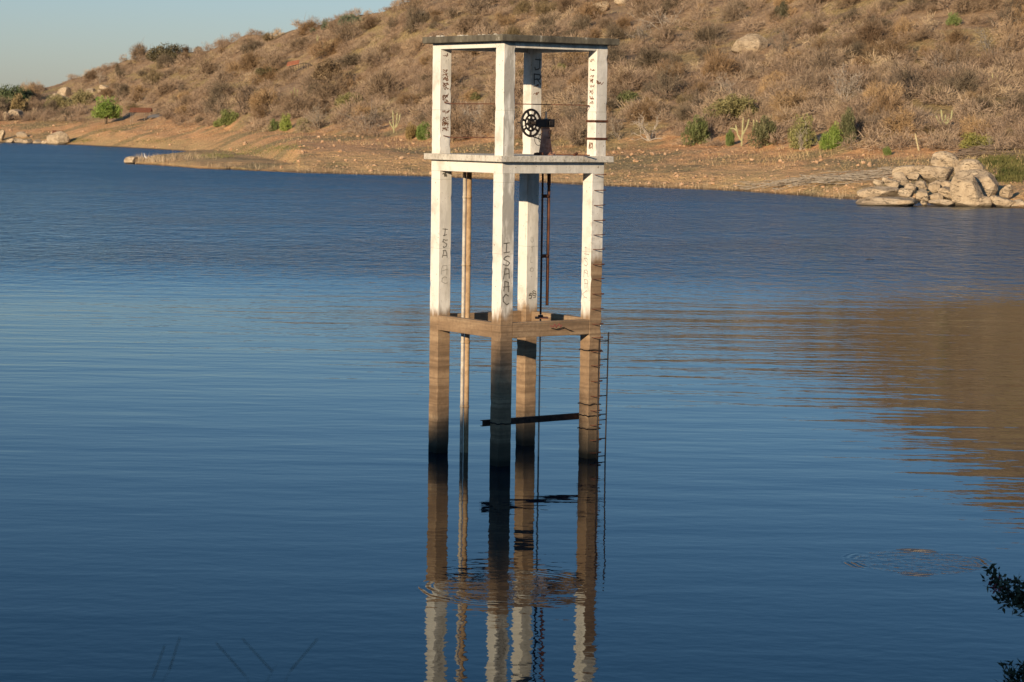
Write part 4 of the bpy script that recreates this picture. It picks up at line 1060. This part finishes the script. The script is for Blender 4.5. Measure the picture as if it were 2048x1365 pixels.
cactus(634, 88, 20, [[(0, 0), (0, 20)], [(0, 6), (5, 16)]], 'tiny cactus just under the skyline ridge', (.36, .34, .16))
cactus(1094, 205, 16, [[(0, 0), (0, 14)], [(3, 0), (5, 16)]], 'small cactus seen through the tower right of the back pillar', PALE)
cactus(1562, 190, 18, [[(0, 0), (0, 16)], [(5, 0), (5, 12)]], 'pale cactus on the slope below the big pale boulder', PALE)

# --- driftwood heaps (tangled dead branches: nobody could count them)
def driftwood(name, segs, n, label, seed, color=(.42, .35, .27)):
    R_ = random.Random(seed); parts = []
    for _ in range(n):
        x0, y0, x1, y1, sp = R_.choice(segs); f = R_.random(); px = x0 + (x1 - x0) * f; py = y0 + (y1 - y0) * f + R_.gauss(0, sp)
        P = ground(px, py)
        if P is None: continue
        L = R_.uniform(1.2, 4.2); q = R_.gauss(0, .3) + math.atan2(-(y1 - y0) * 6, (x1 - x0)) * .0
        d = np.array([math.cos(q), math.sin(q) + .1, R_.uniform(-.05, .16)]); p_ = P + np.array([0, 0, .1 + R_.random() * .25]) - d * L / 2; pts = [p_]
        for j in range(4): d = d + np.array([R_.gauss(0, .12), R_.gauss(0, .12), R_.gauss(0, .06)]); p_ = p_ + d * L / 4; pts.append(p_)
        for p__ in pts: p__[2] = max(p__[2], height(p__[0], p__[1])[0] + .03)
        parts.append(([*pts], R_.uniform(.025, .06), .3))
    v, q = tube_arrays(parts, 4); o = link(name, fast_mesh(name, v, q, M_BARK, True)); o.color = (*color, 1); tag(o, label, 'driftwood', kind='stuff')
driftwood('dead_branches', [(1500, 379, 1790, 345, 3), (1560, 374, 1800, 352, 4)], 210, 'long drift of bleached dead branches on the bank left of the boulder heap', 1)
driftwood('brush_pile', [(1900, 318, 2060, 280, 4), (1930, 312, 2060, 292, 6)], 130, 'brown brushwood drift slanting up behind the boulder heap', 2, (.24, .17, .12))

# --- man-made things on the far shore
s = NT('old_roof_tiles'); n1 = s.noise(s.obj(), 2.5, 4); rows = s.math('SINE', s.math('MULTIPLY', s.xyz(s.obj())[0], 28.))
M_TILE = s.out(s.ramp(n1, [(.3, (.16, .06, .035)), (.7, (.28, .115, .06))]), .9, s.bump(rows, .03))
s = NT('orange_roof_tiles'); n1 = s.noise(s.obj(), 2.5, 4); M_TILE2 = s.out(s.ramp(n1, [(.3, (.30, .10, .05)), (.7, (.46, .18, .09))]), .9)
M_POST = mat_rust('weathered_timber', (.16, .12, .09), (.34, .27, .2), .9)
M_DARKW = mat_rust('charred_timber', (.03, .026, .025), (.07, .06, .055), .9)
P = ground(281, 247); m = P[1] / F_PX
e = empty('open_shelter', P); tag(e, 'small open shelter with a red-brown tiled roof on posts right of the green tree', 'shelter')
L, Hh = 42 * m, 26 * m
b = MB(); b.box((-L / 2, -.9, Hh - .55), (L, 0, 0), (0, 2.0, 1.0), (0, -.06, .12)); b.box((-L / 2, 1.12, Hh + .42), (L, 0, 0), (0, 1.6, -.8), (0, .06, .12)); b.build('roof', M_TILE, e)
for x, y in ((-.44, -.6), (.2, -.6), (-.44, 2.2), (.46, 2.2), (.46, -.6)):
    b = MB(); b.tube([(x * L, y, -.4), (x * L + .06, y, Hh - .42)], .07, 6); b.build('post', M_POST, e)
b = MB(); b.box((-L * .46, -.55, Hh - .62), (L * .92, 0, 0), (0, .1, 0), (0, 0, .1)); b.box((-L * .46, 2.1, Hh - .35), (L * .92, 0, 0), (0, .1, 0), (0, 0, .1)); b.build('rafter', M_POST, e)
P = ground(288, 243)
b = MB()
for i in range(7): b.tube([P + np.array([-1.6 + .35 * i, -.2 + .1 * (i % 3), .15 + .1 * (i % 2)]), P + np.array([-.4 + .35 * i, .3, .5 + .12 * (i % 3)])], .13, 6)
o = b.build('firewood_pile', M_DARKW); tag(o, 'dark pile of wood lying in the shade under the tiled shelter', 'wood pile')
P = ground(312, 236); m = P[1] / F_PX; b = MB(); ln = 34 * m
pr = [(-.5, 0), (-.45, .45), (-.2, .75), (.1, .8), (.4, .55), (.5, .15), (.5, 0)]
V = [(x * ln, -.45, z) for x, z in pr] + [(x * ln * .96, .5, z * 1.05) for x, z in pr]; n = len(pr)
b.add(V, [tuple(range(n))[::-1], tuple(range(n, 2 * n))] + [(i, i + 1, n + i + 1, n + i) for i in range(n - 1)] + [(n - 1, 0, n, 2 * n - 1)])
o = b.build('dark_heap', mat_rust('grey_blue_boards', (.055, .055, .065), (.15, .145, .15), .8), bevel=.04); o.location = P - np.array([0, 0, .05]); o.rotation_euler = (0, -.03, .1)
tag(o, 'low dark blue-grey heap beside the tiled shelter', 'heap')
# fallen tiled roof on the hill
P = ground(604, 142); m = P[1] / F_PX; e = empty('ruined_hut', P); tag(e, 'collapsed hut on the hill with an orange tiled roof slope and bare dark rafters', 'hut')
b = MB(); b.box((-30 * m, -.8, 8 * m), (24 * m, 0, 5 * m), (0, 2.6, .9), (-.02, -.05, .12)); b.build('roof', M_TILE2, e)
b = MB(); pts = [(-26 * m, -.8, 6 * m), (-8 * m, -.8, 12 * m), (4 * m, -.6, 15 * m), (16 * m, -.6, 13 * m), (26 * m, -.6, 6 * m)]; b.tube(pts, .09, 5); b.build('ridge_beam', M_DARKW, e)
for i in range(9):
    x = (-22 + 5 * i) * m; zt_ = np.interp(x, [p_[0] for p_ in pts], [p_[2] for p_ in pts]); b = MB(); b.tube([(x, -.7, zt_), (x + .15, -1.3, zt_ - 1.3)], .05, 5); b.build('rafter', M_DARKW, e)
for x in (-20, 0, 20):
    b = MB(); b.tube([(x * m, 0, -.5), (x * m, 0, 12 * m)], .08, 5); b.build('post', M_POST, e)
# small rusty tank on the left shore rocks
P = ground(116, 268); m = P[1] / F_PX
b = MB(); b.tube([P + np.array([-11 * m, 0, .35]), P + np.array([10 * m, .2, .3])], .42, 14); o = b.build('rusty_tank', M_RUST, bevel=.02); tag(o, 'small rusty brown tank lying above the largest boulder of the left bay', 'tank')

# --- egret on the tip of the spit: one continuous skinned body
P = at(292, 327, 344); P[2] = max(.05, float(height(P[0], P[1])[0]))
vs = [((0, 0, .42), .085), ((.13, 0, .52), .075), ((.2, 0, .62), .035), ((.16, 0, .74), .026), ((.2, 0, .86), .028), ((.27, 0, .89), .034), ((.33, 0, .885), .014), ((.42, 0, .87), .006),
      ((-.14, 0, .34), .06), ((-.27, 0, .24), .02), ((-.01, .045, .3), .024), ((-.0, .045, .15), .012), ((0, .045, .01), .010), ((.06, .045, .0), .007), ((.02, -.045, .3), .024), ((.03, -.045, .15), .012), ((.02, -.045, .01), .010), ((.08, -.045, 0), .007)]
ed = [(0, 1), (1, 2), (2, 3), (3, 4), (4, 5), (5, 6), (6, 7), (0, 8), (8, 9), (0, 10), (10, 11), (11, 12), (12, 13), (0, 14), (14, 15), (15, 16), (16, 17)]
me = bpy.data.meshes.new('egret'); me.from_pydata([v[0] for v in vs], ed, []); eg = link('egret', me, loc=P); eg.scale = (1.15,) * 3; eg.rotation_euler = (0, 0, math.radians(200))
eg.modifiers.new('skin', 'SKIN'); sv = me.skin_vertices[0].data
for i, v in enumerate(vs): sv[i].radius = (v[1], v[1])
sv[0].use_root = True; sm = eg.modifiers.new('sub', 'SUBSURF'); sm.levels = 2; sm.render_levels = 2
s = NT('white_feathers'); zf = s.xyz(s.obj())[2]; mw = s.out(s.mix(s.mr(zf, .22, .3), (.06, .06, .03), (.82, .80, .76)), .8); me.materials.append(mw)
tag(eg, 'white egret standing at the water edge on the tip of the spit', 'bird')
# dry reeds at the spit tip
b = MB(); R_ = random.Random(3); q0 = P + np.array([0, 2.0, 0])
rng = np.random.RandomState(8); n = 900; PX_ = 262 + 190 * rng.beta(1.1, 2.4, n); PP = []
for x in PX_:
    yb = float(np.interp(x, [262, 300, 385, 450], [326, 327, 322, 320])) - abs(rng.randn()) * 4.5; g_ = ground(x, yb)
    PP.append(g_ if g_ is not None else (0, 0, -9))
PP = np.array(PP); PP = PP[PP[:, 2] > -1]; n = len(PP); D = unit(np.stack([rng.randn(n) * .25, rng.randn(n) * .25, np.ones(n)], -1))
v, q = slivers(PP, D, rng.uniform(.4, 1.0, n), rng.uniform(.02, .05, n), rng)
tag(link('dry_reeds', fast_mesh('dry_reeds', v, q, M_STUB)), 'pale dry reeds and twigs along the spit behind the egret', 'reeds', kind='stuff')
# stick poking out of the water
Wp = on_water(1737, 520); b = MB(); b.tube([Wp - K * .3, Wp + K * .05 + np.array([.02, 0, 0]), Wp + K * .12 + np.array([.05, 0, 0])], .015, 5); b.tube([Wp + np.array([-.12, 0, .02]), Wp + np.array([.3, .05, .02])], .014, 5)
tag(b.build('floating_stick', M_BLACK), 'thin dark stick poking out of the ruffled water right of the tower', 'stick')

# --- near plants on the shaded bank
def oleander(px, py, Y, length, ang, label, seed, n=300, red=True):
    P = at(px, py, Y); R_ = random.Random(seed); e = empty('oleander_branch', P); tag(e, label, 'branch', 'oleander sprays at the lower right')
    rng = np.random.RandomState(seed); b = MB(); pts = []
    d = np.array([math.cos(ang), .25, math.sin(ang)]); nd = 9
    for i in range(nd): pts.append(d * length * i / (nd - 1) + np.array([0, 0, .03 * math.sin(i)]))
    pts = pts + [pts[-1] + np.array([.6, -1.5, -2.2])]
    b.tube(pts, list(np.linspace(.008, .02, len(pts))), 6); side = []
    for i in range(1, nd):
        for _ in range(2):
            q = pts[i]; dd = unit(np.array([R_.uniform(-.9, .3), R_.uniform(-.5, .5), R_.uniform(-.3, 1.)])); L = R_.uniform(.08, .22); side.append(q + dd * L); b.tube([q, q + dd * L], .005, 4)
    st = b.build('stem', M_BARK, e, True); st.color = (.045, .04, .03, 1)
    A_ = np.array(pts[:nd] + side); k = rng.randint(0, len(A_), n); PB = A_[k] + rng.randn(n, 3) * .035; D = unit(rng.randn(n, 3) + np.array([-.3, 0, .35]))
    s_ = unit(np.cross(D, rng.randn(n, 3))); L = rng.uniform(.05, .11, n)[:, None]; w_ = rng.uniform(.011, .019, n)[:, None]
    V = np.stack([PB, PB + D * L * .35 + s_ * w_, PB + D * L, PB + D * L * .35 - s_ * w_], 1).reshape(-1, 3)
    o = link('leaves', fast_mesh('leaves', V, np.arange(4 * n).reshape(n, 4), M_LEAF), e); o.color = (.035, .055, .02, 1)
    if red:
        n = 46; k = rng.randint(0, 3, n); PB = np.array(pts)[k] + rng.randn(n, 3) * .04; D = unit(rng.randn(n, 3)); V, Qq = slivers(PB, D, rng.uniform(.02, .05, n), rng.uniform(.014, .026, n), rng)
        o = link('blossom', fast_mesh('blossom', V, Qq, M_LEAF), e); o.color = (.45, .02, .09, 1)
    return e
oleander(1988, 1172, 24, .42, -.42, 'dark oleander spray with red blossoms reaching in at the right frame edge', 1)
oleander(2024, 1200, 24, .3, -.5, 'dark oleander spray behind the blossoming one, cut by the right frame edge', 4, 240, False)
oleander(2008, 1372, 22, .45, .0, 'dark leafy oleander top cut by the bottom right corner', 2, 300, False)
def weed(px, py, Y, hgt, lean, label, seed):
    Y *= .55; hgt *= .33
    P = at(px, py, Y); e = empty('weed', P - np.array([0, 0, hgt * .6])); tag(e, label, 'weed', 'thin dry weeds at the lower left'); b = MB(); R_ = random.Random(seed)
    p_ = np.zeros(3); d = np.array([lean, 0, 1.]); pts = [p_]; H_ = hgt * 1.6
    for i in range(6): d = d + np.array([R_.gauss(0, .2), 0, 0]); p_ = p_ + unit(d) * H_ / 6; pts.append(p_)
    b.tube(pts, list(np.linspace(.0010, .0004, 7)), 5)
    for i in (4,): q = pts[i]; b.tube([q, q + np.array([R_.uniform(-.12, .12), .02, .12])], .002, 4)
    o = b.build('stalk', M_BARK, e, True); o.color = (.24, .27, .24, 1)
weed(325, 1350, 16, .17, .05, 'thin dark weed at the bottom edge, leftmost', 1); weed(300, 1362, 16, .1, -.05, 'short dark weed touching the leftmost one', 2)
weed(528, 1355, 16, .2, .35, 'thin dark weed leaning right at the bottom edge', 3); weed(565, 1355, 16, .2, .4, 'rightmost thin dark weed at the bottom edge', 4); weed(500, 1360, 16, .13, .0, 'upright thin dark weed left of the leaning ones', 5)
# shrubs on the high ground behind the camera; their tops shade the foot of the tower
for pq, T_, sx, sz, sd in ((-.1, 60, 1.25, 1.5, 1), (-1.35, 60, .9, 1.0, 2), (.0, 60, .55, 2.3, 3), (1.9, 61, 1.2, .75, 3), (-5.2, 60, 1.6, .9, 4), (5.5, 60, 2., 1.2, 0), (.35, 60, .8, 1.9, 2)):
    g = FC - SH * T_ + SP * pq; z, _, _ = bank_z(g[0], g[1])
    o = link('bank_shrub', LEAFM[sd], loc=(g[0], g[1], float(z) - .1)); o.scale = (sx * .8, sx, sz); o.color = (.06, .08, .03, 1)
    tag(o, 'leafy green shrub on the high bank behind the viewer', 'shrub', 'shrubs on the high bank')
